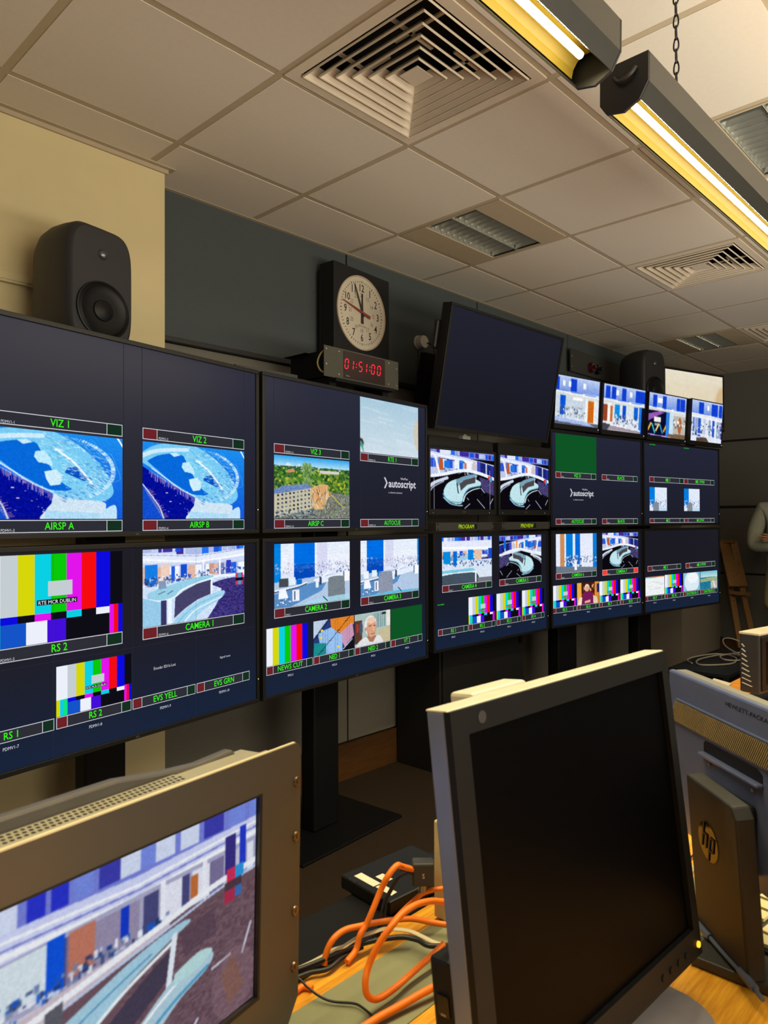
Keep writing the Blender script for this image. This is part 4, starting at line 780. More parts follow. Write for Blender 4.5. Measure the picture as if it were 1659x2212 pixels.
speaker(-.322,-.075,1.912,R_(13),(1.08,1.1,1.0),'charcoal loudspeaker above the nearest display, against the cream pillar')
speaker(3.86,-.15,2.165,R_(-14),(1.1,1.15,1.07),'charcoal loudspeaker high up behind the row of small monitors')
s=MB(); s.box((-.50,-.06,1.885),(-.16,.18,1.9)); s.box((-.34,.0,1.802),(-.24,.05,1.886)); tag(s.build('speaker_shelf',DMET),'black plate carrying the loudspeaker at the cream pillar','shelf')
s=MB(); s.box((3.62,-.10,2.135),(4.02,.37,2.152)); s.box((3.78,.2,1.9),(3.86,.37,2.136)); tag(s.build('wall_shelf',DMET),'black wall shelf under the far loudspeaker','shelf')

# ------------------------------------------------------------------ clocks
t=thing('analogue_clock','round dialled wall clock in a square black box, hands near twelve','clock',(1.22,.262,2.165),R_(4.6))
c=MB(); w=.2185
N=64
b=MB(); b.box((-w,0,0),(w,.095,.455)); b.build('casing',mat('clock_box',rgb(29,29,31),.6,spec=.3),t,bevel=.003)
b=MB(); b.box((-w-.004,.09,-.005),(w-.02,.1,.42)); b.build('back_plate',BLK,t)
zc=.235; xc=-.010
DIAL=mat('clock_dial',rgb(206,196,178),.5,noise=.02); INK=mat('clock_ink',rgb(44,42,42),.6); INK2=mat('clock_ink_light',rgb(130,122,110),.6)
b=MB(); b.lathe((xc,0,zc),[(.190,.002),(.190,-.006),(.185,-.007),(.183,-.003)],'Y',64); b.build('rim',mat('rim_cream',rgb(190,170,150),.35),t,smooth=True)
b=MB(); b.lathe((xc,-.0025,zc),[(.184,0),(.0001,0)],'Y',64)
for i in range(60):
    a=2*math.pi*i/60; M=Matrix.Translation((xc,-.0032,zc))@Matrix.Rotation(a,4,'Y'); h=.009 if i%5 else .012; q=.0016 if i%5 else .0022
    b.quad((-q,0,.154),(q,0,.154),(q,0,.154+h),(-q,0,.154+h),1,M)
for i in range(1,13):
    a=2*math.pi*i/12; b.text(str(i),xc+.127*math.sin(a),zc+.127*math.cos(a)-.017,.038,-.0032,mi=1,sx=.85,bold=.012)
    b.text(str(i+12),xc+.091*math.sin(a),zc+.091*math.cos(a)-.009,.021,-.0032,mi=2,sx=.85,bold=.006)
b.text('LEITCH',xc,zc-.072,.010,-.0032,w=.062,mi=1); b.build('dial',[DIAL,INK,INK2],t)
def hand(name,a,l,tl,w0,w1,y,mm):
    h=MB(); M=Matrix.Translation((xc,y,zc))@Matrix.Rotation(a,4,'Y'); h.prism([(-w0,-tl),(w0,-tl),(w1,l),(-w1,l)],-.001,.001,'Y',0,M); h.build(name,mm,t)
HB=mat('hand_dark',rgb(52,50,52),.5); HR=mat('hand_red',rgb(140,62,52),.5)
hand('hour_hand',R_(0),.10,.054,.010,.003,-.006,HB); hand('minute_hand',R_(-23.5),.152,.02,.005,.002,-.009,HB); hand('second_hand',R_(-76.5),.158,.058,.008,.0015,-.012,HR)
c=MB(); c.tube([(1.0,.33,2.18),(.985,.34,2.1),(.965,.345,2.02),(.96,.34,1.93)],.003,6); tag(c.build('clock_cable',BLK,smooth=True),'thin black cable hanging from the analogue clock','cable')
t=thing('digital_clock','red dotted digital clock reading 01:51:00 in a grey rack panel','clock',(.903,-.057,1.886),R_(1.2))
b=MB(); b.box((-.2415,0,.072),(.2415,.003,.205)); b.build('front_panel',mat('panel_grey',rgb(78,78,70),.5,.3),t)
b=MB(); b.box((-.215,.004,.078),(.215,.25,.192)); b.box((-.24,.12,.187),(-.10,.27,.190)); b.build('chassis',DMET,t,bevel=.004)
b=MB(); b.box((-.20,.01,0),(-.16,.2,.078)); b.box((.14,.01,0),(.18,.2,.078)); b.box((-.2,-.03,.052),(.18,.01,.066)); b.build('bracket',DMET,t)
b=MB(); b.tube([(-.225,.004,.19),(-.235,.03,.17),(-.238,.045,.135),(-.235,.03,.10),(-.225,.004,.085)],.004,8); b.build('handle',mat('handle_cream',rgb(170,160,120),.4),t,smooth=True)
b=MB(); b.box((-.125,-.002,.080),(.145,.0,.199)); b.build('window',mat('window_dark_red',rgb(34,8,12),.15),t)
s=MB()
for x,z in ((-.155,.19),(-.155,.09),(-.23,.19),(-.23,.125),(.17,.19),(.17,.09),(.226,.17),(.226,.09)): s.cyl((x,-.003,z),.004,.003,'Y',8)
s.build('screw',mat('screw_steel',rgb(190,188,180),.3,.9),t)
LED=emis('led_red',(1.,.015,.03),3.2); d=MB(); dt=lambda x,z: d.cyl((x+.10*(z-.14),-.0035,z),.0020,.001,'Y',8)
SEG={'0':'abcdef','1':'bc','5':'acdfg'}
def digit(ch,x0):
    w,h,z0=.020,.042,.122; n=5
    S={'a':[(x0+w*k/4,z0+h) for k in range(1,4)],'d':[(x0+w*k/4,z0) for k in range(1,4)],'g':[(x0+w*k/4,z0+h/2) for k in range(1,4)],'f':[(x0,z0+h/2+h/2*k/4) for k in range(1,4)],'b':[(x0+w,z0+h/2+h/2*k/4) for k in range(1,4)],'e':[(x0,z0+h/2*k/4) for k in range(1,4)],'c':[(x0+w,z0+h/2*k/4) for k in range(1,4)]}
    for q in SEG[ch]:
        for p in S[q]: dt(*p)
for ch,x in zip('015100',(-.118,-.086,-.030,.000,.052,.092)): digit(ch,x)
for x in (-.047,.040):
    for z in (.136,.150): dt(x,z)
d.build('digits',LED,t); g=MB(); g.text('Wharton',-.10,.088,.005,-.0025); g.build('maker_mark',mat('mark_light',rgb(180,176,168),.5),t)
t=thing('wall_socket_plug','round white plug in a wall socket right of the analogue clock','plug',(1.781,.37,2.366)); b=MB(); b.cyl((0,-.012,0),.042,.012,'Y',24); b.build('socket',mat('plug_white',rgb(200,196,186),.4),t,bevel=.002); b=MB(); b.cyl((.002,-.05,0),.036,.038,'Y',24,r2=.04); b.build('plug',mat('plug_white',rgb(200,196,186),.4),t,bevel=.003)
b=MB(); b.tube([(.02,-.052,-.004),(.05,-.07,-.02),(.062,-.068,-.08),(.045,-.05,-.2),(.015,-.04,-.32),(-.0,-.035,-.42),(-.02,-.035,-.5)],.0035,8); b.build('cord',BLK,t,smooth=True)
b=MB(); b.tube([(1.775,.36,2.32),(1.765,.362,2.15),(1.76,.362,2.0),(1.75,.362,1.9)],.003,6); tag(b.build('wall_cable',BLK,smooth=True),'thin black cable running down the wall beside the plug cord','cable')
t=thing('blank_rack_panel','dark grey rack panel with two round knobs on the wall between the displays','panel',(3.87,.33,2.53)); b=MB(); b.box((-.40,-.006,-.085),(.44,.0,.085)); b.box((-.36,0,-.06),(.4,.039,.06)); b.build('plate',mat('panel_dark',rgb(58,57,56),.6),t)
for x,c in ((-.1,rgb(60,16,26)),(.0,rgb(16,15,24))):
    k=MB(); k.cyl((x,-.04,-.02),.036,.034,'Y',20,r2=.04); k.cyl((x+.006,-.056,-.016),.014,.016,'Y',14); k.build('knob',mat('knob_%d'%int(c[0]*1e4),c,.25),t,smooth=True)
s=MB()
for x in (-.38,): s.cyl((x,-.01,.03),.006,.005,'Y',8); s.cyl((x,-.01,-.05),.006,.005,'Y',8)
s.build('screw',MATS['screw_steel'],t)

# ------------------------------------------------------------------ desk and the things on it
OAK=wood('desk_oak',rgb(204,134,30),rgb(238,172,52),(1.2,16.,16.),.42,0.,.3)
OAK2=wood('desk_oak_cross',rgb(200,122,30),rgb(232,156,50),(16.,1.4,16.),.42,R_(12),.3)
INL=mat('desk_inlay_green',rgb(134,136,102),.6,noise=.03,nscale=60)
t=thing('control_desk','light oak control desk with a grey-green inlay strip along its far edge','desk',(0,0,0))
b=MB(); b.box((-2.3,-2.75,.695),(.3,-1.63,.729)); b.build('desktop',OAK,t,bevel=.004)
b=MB(); b.box((-2.3,-1.79,.7285),(-.36,-1.674,.7305)); b.build('inlay',INL,t); b=MB(); b.prism([(-.35,-1.99),(-.20,-1.90),(-.08,-1.92),(-.08,-1.99)],.7285,.7305,'Z'); b.build('inlay',INL,t)
for x in (-2.2,.2):
    b=MB(); b.box((x-.02,-2.6,0),(x+.02,-1.68,.695)); b.build('leg',OAK,t)
b=MB(); b.box((-2.18,-1.70,.25),(.18,-1.68,.695)); b.build('modesty_panel',OAK,t)
b=MB(); b.box((-1.6,-1.629,.702),(-.28,-1.518,.730)); tag(b.build('cable_tray_lid',mat('lid_black',rgb(14,15,19),.8,spec=.2),bevel=.003),'flat black lid of the cable tray along the far edge of the desk','lid')
t=thing('black_box','flat black unit with white asset labels on the cable tray lid','electronic unit',(-.52,-1.565,.731),R_(-4))
b=MB(); b.box((-.075,-.055,0),(.09,.065,.022)); b.build('case',mat('case_black',rgb(14,14,17),.5,spec=.3),t,bevel=.003)
LBW=mat('label_paper',rgb(222,214,190),.7)
b=MB(); b.quad((-.062,-.002,.0225),(-.046,-.002,.0225),(-.046,.046,.0225),(-.062,.046,.0225)); b.quad((-.060,-.042,.0225),(-.046,-.040,.0225),(-.046,-.005,.0225),(-.060,-.005,.0225)); b.quad((-.038,-.005,.0225),(-.022,-.005,.0225),(-.022,.02,.0225),(-.038,.02,.0225)); b.build('asset_label',LBW,t)
M=Matrix.Translation((-.0635,.044,.0228))@Matrix.Rotation(R_(-90),4,'Z')@Matrix.Rotation(R_(-90),4,'X'); b=MB(); b.text('RTE',0,-.013,.006,0,w=.016,align='L',M=M); b.text('TECHNOLOGY',0,-.0045,.003,0,w=.036,align='L',M=M); b.build('lettering',INK,t)
b=MB(); b.quad((-.845,-1.618,.7306),(-.832,-1.622,.7306),(-.828,-1.604,.7306),(-.84,-1.60,.7306)); tag(b.build('paper_scrap',LBW,solid=.0003),'tiny white paper scrap on the black lid beside the rack monitor','paper')
# cables
ORG=mat('cable_orange',rgb(252,128,22),.45,noise=.05); CGR=mat('cable_grey_white',rgb(196,184,150),.5); CBK=mat('cable_black',rgb(26,26,30),.45)
def cable(name,pts,r,mm,label,group=None,flat=None,cat='cable'):
    c=MB(); c.tube(pts,r,10,8,flat=flat); return tag(c.build(name,mm,smooth=True),label,cat,group)
o=cable('orange_cable',[(-0.604,-1.666,.822),(-0.628,-1.666,.835),(-0.64,-1.666,.84),(-0.656,-1.664,.83),(-0.664,-1.657,.81),(-0.68,-1.655,.785),(-0.688,-1.652,.77),(-0.699,-1.651,.76),(-0.708,-1.651,.742),(-0.728,-1.654,.736)],.0044,ORG,'orange cable climbing from the cable tray to the black adaptor plug')
cable('orange_cable',[(-0.752,-1.635,.735),(-0.748,-1.635,.75),(-0.738,-1.638,.765),(-0.718,-1.64,.77),(-0.692,-1.647,.768),(-0.666,-1.654,.765),(-0.641,-1.664,.762),(-0.617,-1.675,.758),(-0.598,-1.69,.752),(-0.582,-1.707,.748),(-.56,-1.73,.745)],.0042,ORG,'orange cable arching low over the oak strip and white flat cable')
cable('orange_cable',[(-.60,-1.742,.80),(-0.627,-1.74,.81),(-0.651,-1.74,.82),(-0.685,-1.744,.83),(-0.721,-1.751,.835),(-0.747,-1.755,.83),(-0.763,-1.747,.81),(-0.773,-1.742,.79),(-0.782,-1.744,.775),(-0.783,-1.747,.76),(-0.774,-1.749,.75),(-0.758,-1.749,.745),(-0.732,-1.749,.745),(-0.697,-1.745,.745),(-0.659,-1.745,.75),(-.63,-1.745,.755)],.0042,ORG,'orange cable making the big open loop over the green inlay')
cable('orange_cable',[(-.87,-1.76,.736),(-0.817,-1.763,.738),(-0.782,-1.766,.739),(-0.748,-1.772,.740),(-0.723,-1.777,.742),(-0.697,-1.783,.744),(-.66,-1.79,.744)],.0048,ORG,'orange cable lying straight along the near side of the inlay')
cable('orange_cable',[(-.565,-1.70,.792),(-0.58,-1.685,.79),(-0.591,-1.674,.785),(-0.598,-1.665,.775),(-0.603,-1.651,.76),(-0.612,-1.634,.738)],.0036,ORG,'short orange cable behind the big loop, next to the cream panel')
cable('orange_cable',[(-.86,-1.655,.734),(-.83,-1.652,.734),(-.802,-1.648,.734),(-.795,-1.66,.734)],.004,ORG,'short orange cable end peeping out behind the rack monitor')
cable('flat_cable',[(-.61,-1.76,.745),(-0.629,-1.73,.75),(-0.634,-1.711,.753),(-0.64,-1.691,.756),(-0.653,-1.675,.758),(-0.664,-1.663,.758),(-0.678,-1.655,.756),(-0.695,-1.647,.754),(-0.709,-1.642,.75),(-0.721,-1.64,.748),(-0.733,-1.633,.746),(-0.748,-1.631,.744),(-0.785,-1.619,.738),(-.84,-1.60,.738)],.004,CGR,'cream flat cable crossing the oak strip beside the orange cables',flat=(.0042,.0018))
cable('black_cable',[(-.60,-1.76,.748),(-0.639,-1.73,.75),(-0.641,-1.707,.75),(-0.649,-1.688,.75),(-0.665,-1.675,.75),(-0.679,-1.662,.748),(-0.704,-1.647,.745),(-0.727,-1.64,.743),(-0.755,-1.634,.742),(-0.787,-1.621,.738),(-.85,-1.60,.738)],.0036,CBK,'thick black cable running beside the cream flat cable to the rack monitor')
cable('black_cable',[(-.83,-1.618,.736),(-0.796,-1.632,.737),(-0.778,-1.637,.737),(-0.757,-1.648,.737),(-0.731,-1.644,.737),(-0.714,-1.644,.737),(-0.69,-1.646,.737)],.0034,CBK,'black cable lying lowest, flat along the cable tray edge')
cable('thin_black_cable',[(-.83,-1.63,.76),(-0.811,-1.65,.75),(-0.809,-1.666,.745),(-0.803,-1.684,.738),(-0.795,-1.7,.735),(-0.78,-1.721,.735),(-0.778,-1.735,.735),(-0.78,-1.757,.734)],.0016,CBK,'thin black cable wandering over the inlay from the rack monitor')
for dx,l in ((0,'slim black lead dropping from the black adaptor plug to the desk'),(.006,'second slim black lead dropping close beside the first from the adaptor plug')):
    cable('black_lead',[(-.60+dx,-1.668,.815),(-0.615+dx,-1.667,.82),(-0.629+dx,-1.664,.82),(-0.636+dx,-1.66,.815),(-0.641+dx,-1.653,.8),(-0.649+dx,-1.649,.785),(-0.656+dx*1.4,-1.65,.77),(-0.66+dx,-1.649,.75),(-0.663+dx,-1.646,.736)],.0017,CBK,l,'adaptor leads')
t=thing('adaptor_plug','black adaptor plug pushed into the cream panel with cables hanging from it','plug',(-.588,-1.672,.815),R_(-46)); b=MB(); b.box((-.0165,-.012,-.017),(.0165,.012,.017)); b.build('body',DGRY,t,bevel=.003); b=MB(); b.cyl((-.034,0,.006),.0048,.018,'X',12); b.build('strain_relief',CBK,t,smooth=True); b=MB(); b.cyl((.0,.0,-.029),.007,.012,'Z',12); b.build('metal_collar',mat('connector_steel',rgb(150,146,140),.3,.9),t,smooth=True)
b=MB(); b.text('S',0,-.004,.007,-.0125); b.build('mark',LBW,t)
b=MB(); b.tube([(-.637,-1.666,.843),(-.630,-1.672,.838),(-.632,-1.662,.834),(-.640,-1.664,.838),(-.637,-1.666,.843)],.0022,6); tag(b.build('cable_tie',ORG),'knotted orange tie around the cable by the adaptor plug','cable tie')
t=thing('cream_panel','cream upright equipment panel hidden behind the middle screen','electronic unit',(-.556,-1.690,.731)); b=MB(); b.box((0,0,.003),(.16,.024,.150)); b.build('case',mat('case_cream',rgb(214,196,150),.5),t,bevel=.003); b=MB(); b.box((.01,.002,0),(.15,.022,.004)); b.build('foot',BLK,t)

# rack monitor at the left
t=thing('rack_monitor','metal-fronted rack monitor showing the studio desk, on the desk corner','monitor',(-.8605,-1.7085,.731),0); t.rotation_euler=(R_(-1.),R_(2.9),R_(14.3))
TOPE=mat('edge_highlight',rgb(206,196,160),.4,.1)  # pale strip that paints the bright lit line along the plate top
BRZ=mat('brushed_bronze',rgb(90,88,84),.38,.5,noise=.03,nscale=5,bump=.03,bscale=900); z0,z1=.018,.342
b=MB(); w=.483; r=.012
def rr_poly(x0,y0,x1,y1,r,n=5):
    P=[]
    for cx,cy,a0 in ((x1-r,y1-r,0),(x0+r,y1-r,90),(x0+r,y0+r,180),(x1-r,y0+r,270)):
        for k in range(n+1): a=R_(a0+90*k/n); P.append((cx+r*math.cos(a),cy+r*math.sin(a)))
    return P
sx0,sx1,sz0,sz1=-.412,-.0775,.082,.298
O=[(-w,z0+.02),(-w+.02,z0),(-.022,z0),(0,z0+.028),(0,z1-r)]+[(-r+r*math.cos(R_(q)),z1-r+r*math.sin(R_(q))) for q in (20,45,70)]+[(-r,z1),(-w+r,z1),(-w,z1-r)]
for (y,yy) in ((0,.0035),):
    # plate as four trapezoid fields round the screen opening
    I=[(sx0,sz0),(sx1,sz0),(sx1,sz1),(sx0,sz1)]
    b.prism([O[0],O[1],O[2],I[1],I[0]],y,yy); b.prism([O[2],O[3]]+O[4:9]+[I[2],I[1]],y,yy); b.prism([O[8],O[9],I[3],I[2]],y,yy); b.prism([O[9],O[10],O[0],I[0],I[3]],y,yy)
b.build('front_plate',BRZ,t)
b=MB(); e=.004
for a,c,d,f in ((sx0-.001,sz0-e,sx1+e,sz0),(sx0-.001,sz1,sx1+e,sz1+.002),(sx1,sz0,sx1+e,sz1)): b.box((a,-.0006,c),(d,.0085,f))
b.build('screen_edge',BLK,t)
CC=soft(studio_c(),2,.025); CC.done=1; picture(CC,sx0,sz0,sx1,sz1,.0055,'screen',t,picmat('screen_picture_near',.82))
b=MB(); b.box((-w+.012,0,z1),(-.012,.0036,z1+.0014)); b.build('top_edge_highlight',TOPE,t)
s=MB()
for z in (.296,.232,.146,.082):
    s2=MB(); s2.cyl((-.0085,-.0018,z),.0055,.003,'Y',18,r2=.0065); s2.cyl((-.0078,-.0026,z),.0022,.001,'Y',6); s2.build('screw',mat('screw_bronze',rgb(120,108,90),.25,.9),t)
PAN=mat('housing_grey',rgb(150,144,124),.45,.2)
b=MB(); b.box((-.465,.0095,.03),(-.05,.015,z1-.001)); b.box((-.465,.012,.03),(-.05,.052,z1-.005)); b.box((-.44,.05,.06),(-.08,.13,z1-.08)); b.build('housing',PAN,t,bevel=.002)
b=MB(); b.box((-.46,.014,z1-.0055),(-.17,.040,z1-.0030),0)
for i in range(46):
    for j in range(3): b.cyl((-.455+i*.0062+(.003 if j%2 else 0),.021+j*.007,z1-.0031),.0021,.0004,'Z',6,1)
b.build('vent_strip',[PAN,mat('hole_black',rgb(6,6,7),.9)],t)
b=MB(); b.prism([(-.465,z1-.03),(-.465,z1+.009),(-.24,z1+.009),(-.185,z1+.002),(-.13,z1-.002),(-.075,z1+.001),(-.06,z1-.012),(-.06,z1-.03)],.043,.056,'Y'); b.build('rear_cover',mat('cover_dark',rgb(88,84,80),.4,.3),t,bevel=.003)
b=MB(); b.box((-.45,-.001,0),(-.05,.15,.0305)); b.build('base',DMET,t,bevel=.003)

# switched-off monitor in the middle
CHAR=mat('monitor_charcoal',rgb(21,22,23),.5,bump=.04,bscale=800,spec=.18); SIL=mat('monitor_silver_grey',rgb(112,112,118),.42,.2)
TOPM=mat('monitor_top_lit',rgb(206,200,176),.4,.1)  # silver-grey monitor tops, paled to carry the light of the trough overhead
t=thing('desk_monitor','switched-off charcoal desk monitor with a tiny amber power light','monitor',(-.676,-1.995,.974)); t.rotation_euler=(R_(-6.8),0,R_(-2.4))
w,h=.44,.383; bl,br_,bt,bb=.024,.017,.024,.034
b=MB(); b.box((-w/2,.003,-h/2),(w/2,.026,h/2)); b.build('housing',mat('edge_screenlit',rgb(112,126,158),.35,.3),t,bevel=.0025)  # blue in the side colour stands in for light from the wall displays
b=MB()
for a,c,d,f in ((-w/2,-h/2,w/2,-h/2+bb),(-w/2,h/2-bt,w/2,h/2),(-w/2,-h/2+bb,-w/2+bl,h/2-bt),(w/2-br_,-h/2+bb,w/2,h/2-bt)): b.box((a,-.004,c),(d,.004,f))
b.build('bezel',CHAR,t)
b=MB(); b.box((-w/2,.0,h/2-.001),(w/2,.0265,h/2+.0012)); b.build('lit_top',TOPM,t,bevel=.001)
b=MB(); b.rect(-w/2+bl,-h/2+bb,w/2-br_,h/2-bt,.0025); b.build('screen',mat('lcd_off_black',rgb(3,3,4),.4,noise=.01,spec=.05),t)
b=MB(); b.box((-w/2+.001,.026,-h/2+.01),(w/2-.001,.052,-.035)); b.box((-.16,.026,-.03),(.16,.046,.15)); b.build('rear_housing',CHAR,t,bevel=.004)
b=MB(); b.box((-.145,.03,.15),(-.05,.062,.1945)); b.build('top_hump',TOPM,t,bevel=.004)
for z in (-.075,-.125):
    b=MB(); b.box((-w/2-.001,.030,z-.009),(-w/2+.004,.044,z+.009)); b.build('usb_port',mat('port_black',rgb(8,8,9),.3),t); b=MB(); b.box((-w/2-.0015,.034,z-.0085),(-w/2,.040,z-.0065)); b.build('port_contact',MATS['connector_steel'],t)
b=MB(); b.cyl((w/2-.010,-.006,-h/2+.014),.0038,.003,'Y',16); b.build('power_light',emis('amber_light',(1.,.42,.02),2.2),t,smooth=True)
for i in range(4):
    b=MB(); b.cyl((w/2-.045-i*.021,-.0055,-h/2+.014),.0042,.003,'Y',16); b.build('button',CHAR,t,smooth=True)
b=MB(); b.lathe((-w/2+.045,-.0045,h/2-.012),[(.0001,0),(.006,0)],'Y',18); b.build('badge',mat('badge_grey',rgb(66,66,68),.3),t)
b=MB(); b.box((-.05,.04,-.2),(.05,.065,.02)); b.build('stand_neck',SIL,t,bevel=.004)
b=MB(); n=40; P=[]
for i in range(n):
    a=2*math.pi*i/n; P.append((.165*math.copysign(abs(math.cos(a))**.62,math.cos(a)),.10*math.copysign(abs(math.sin(a))**.7,math.sin(a))))
b.prism(P,0,.012,'Z'); o=b.build('stand_base',mat('base_grey',rgb(140,136,138),.5),None,bevel=.003); o.parent=t; o.matrix_parent_inverse=Matrix.Identity(4)
t.rotation_mode='XYZ'; bpy.context.view_layer.update(); o.matrix_world=Matrix.Translation((-.650,-1.985,.7305))@Matrix.Rotation(R_(-3),4,'Z')

# monitor seen from behind, with a wide stand
t=thing('monitor_from_behind','grey monitor seen from behind with a ribbed vent band and column stand','monitor',(-.317,-2.07,.731),R_(230))
BK=mat('monitor_back_screenlit',rgb(98,108,144),.32,.3,bump=.04,bscale=700); hw=.2725; S=lambda s:s-hw  # grey back tinted blue, screen light put into the base colour
b=MB(); b.box((-hw,.0,.080),(hw,.012,.345)); b.build('rear_cover',BK,t,bevel=.004); b=MB(); b.box((-hw,.013,.075),(hw,.034,.3435)); b.build('front_frame',mat('frame_silver_grey',rgb(120,118,110),.4,.3),t,bevel=.002)
vz0,vz1=.262,.299
b=MB(); b.prism([(S(.005),vz0-.003),(S(.54),vz0-.003),(S(.51),vz1+.003),(S(.032),vz1+.003)],-.0045,.0,'Y'); b.build('vent_frame',BK,t,bevel=.0015)
b=MB(); b.prism([(S(.012),vz0),(S(.533),vz0),(S(.506),vz1),(S(.037),vz1)],-.0052,-.0044,'Y',0)
for i in range(120):
    s=.015+i*.0042; d=.022
    if s+d>.53: break
    b.prism([(S(s),vz0+.001),(S(s+.0018),vz0+.001),(S(s+.0018+d*.95),vz1-.001),(S(s+d*.95),vz1-.001)],-.0068,-.0050,'Y',1)
b.build('vent_band',[mat('vent_dark',rgb(24,23,22),.6),mat('vent_rib_lit',rgb(170,158,120),.4,.3)],t)  # ribs coloured cream to draw them as lit lines
b=MB(); b.prism([(S(.113),.236),(S(.262),.236),(S(.262),.248),(S(.25),.254),(S(.118),.254),(S(.113),.25)],-.001,.0,'Y'); b.build('handle_recess',mat('recess_black',rgb(5,5,6),.5),t)
b=MB(); b.box((S(.113),-.012,.231),(S(.264),.0,.2365)); b.build('handle_lip',BK,t,bevel=.002)
for s in (.131,.241):
    b=MB(); b.cyl((S(s),-.003,.2205),.0026,.003,'Y',12); b.build('screw',MATS['screw_steel'],t,smooth=True)
b=MB(); b.text('HEWLETT-PACKARD',S(.174),.3245,.0066,-.0008,w=.118,align='L'); b.build('lettering',mat('letter_dark',rgb(8,8,10),.5,spec=.1),t)
b=MB(); b.box((S(.12),-.03,.10),(S(.25),.0,.20)); b.build('hinge_block',BLK,t,bevel=.006)
# stand column: placed in the monitor's own frame
M0=Matrix.Translation((-.317,-2.07,.731))@Matrix.Rotation(R_(230),4,'Z')
MC=M0.inverted()@Matrix.Translation((-.371,-2.025,.731))@Matrix.Rotation(R_(226.5),4,'Z')@Matrix.Rotation(R_(4.),4,'X')
b=MB(); b.add([],[]); P=[(-.0675,.013),(.0675,.013),(.0675,.222),(.058,.236),(-.0675,.236)]; b.prism(P,-.0,.026,'Y',0,MC); b.build('stand_column',mat('column_bronze',rgb(38,37,36),.55,bump=.1,bscale=900,spec=.25),t,bevel=.003)
b=MB(); b.lathe((-.012,-.0008,.160),[(.0001,0),(.027,0)],'Y',40,0,MC); b.build('badge_disc',mat('badge_gloss',rgb(10,10,10),.08),t)
b=MB()
def slant(pts,y=-.0016): b.prism([(-.012+x+.28*z,.160+z) for x,z in pts],y-.0005,y,'Y',0,MC)
for x0,up in ((-.0150,.027),(.0045,.011)): slant([(x0,-.011 if up>.02 else -.027),(x0+.0035,-.011 if up>.02 else -.027),(x0+.0035,up),(x0,up)])
slant([(-.0115,.0085),(-.002,.0085),(-.002,.011),(-.0115,.011)]); slant([(-.0045,-.011),(-.001,-.011),(-.001,.011),(-.0045,.011)])
slant([(.008,.0085),(.0175,.0085),(.0175,.011),(.008,.011)]); slant([(.0145,-.011),(.018,-.011),(.018,.011),(.0145,.011)]); slant([(.008,-.011),(.0175,-.011),(.0175,-.0085),(.008,-.0085)])
b.build('badge_letters',MATS['column_bronze'],t)
MI=M0.inverted(); b=MB(); b.box((-.405,-2.20,.7312),(-.335,-1.994,.744),0,MI); b.build('stand_base',mat('base_dark',rgb(56,55,52),.5,.2),t,bevel=.002)
t=thing('video_lead','blue-grey video lead with thick moulded ends lying by the column stand','cable',(0,0,0)); MDL=mat('lead_blue_grey',rgb(72,80,98),.45)
b=MB(); b.tube([(-0.330,-1.975,.752),(-0.338,-1.982,.751),(-0.355,-2.003,.7505),(-0.385,-2.034,.7505),(-0.412,-2.064,.7505),(-0.435,-2.086,.751),(-.45,-2.1,.751)],.0030,10); b.build('lead',MDL,t,smooth=True)
b=MB(); b.tube([(-0.334,-1.979,.752),(-0.345,-1.991,.7515),(-0.357,-2.005,.751)],.0050,10); b.build('moulded_end',MDL,t,smooth=True); b=MB(); b.tube([(-0.408,-2.06,.751),(-0.422,-2.074,.7515),(-0.436,-2.087,.752)],.0052,10); b.build('moulded_end',MDL,t,smooth=True)
b=MB(); b.tube([(-.30,-1.945,.745),(-.315,-1.958,.747),(-.330,-1.972,.751)],.0058,8); tag(b.build('connector',mat('connector_pink',rgb(214,150,110),.4),smooth=True),'pinkish connector shell at the end of the blue-grey video lead','connector')
b=MB(); b.tube([(-.245,-1.935,.738),(-.26,-1.94,.745),(-.28,-1.95,.747),(-.295,-1.956,.738)],.005,8); tag(b.build('orange_plug',ORG,smooth=True),'orange cable end between the middle monitor and the column stand','cable')
for i,yy in enumerate((-1.90,-1.915,-1.93)):
    b=MB(); b.tube([(-.26,yy-.035,.734),(-.2,yy,.734),(-.12,yy+.02,.734),(-.04,yy+.02,.734)],.002 if i!=1 else .003,6); tag(b.build('desk_wire',[CBK,CGR,CBK][i],smooth=True),['black wire farthest back in the gap beside the column stand','cream wire between two black ones in the gap beside the column stand','black wire nearest in the gap beside the column stand'][i],'cable')
t=thing('button_panel','dark button panel with cream keys under the monitor seen from behind','control panel',(-.31,-2.12,.7305),R_(-8)); b=MB(); b.box((-.02,-.06,0),(.22,.16,.012)); b.build('case',BLK,t,bevel=.002)
KEY=mat('key_cream',rgb(226,212,150),.5)
for i in range(5):
    for j in range(4):
        b=MB(); b.box((-.012+i*.032,-.05+j*.045,.012),(.012+i*.032,-.015+j*.045,.017)); b.build('key',KEY,t)

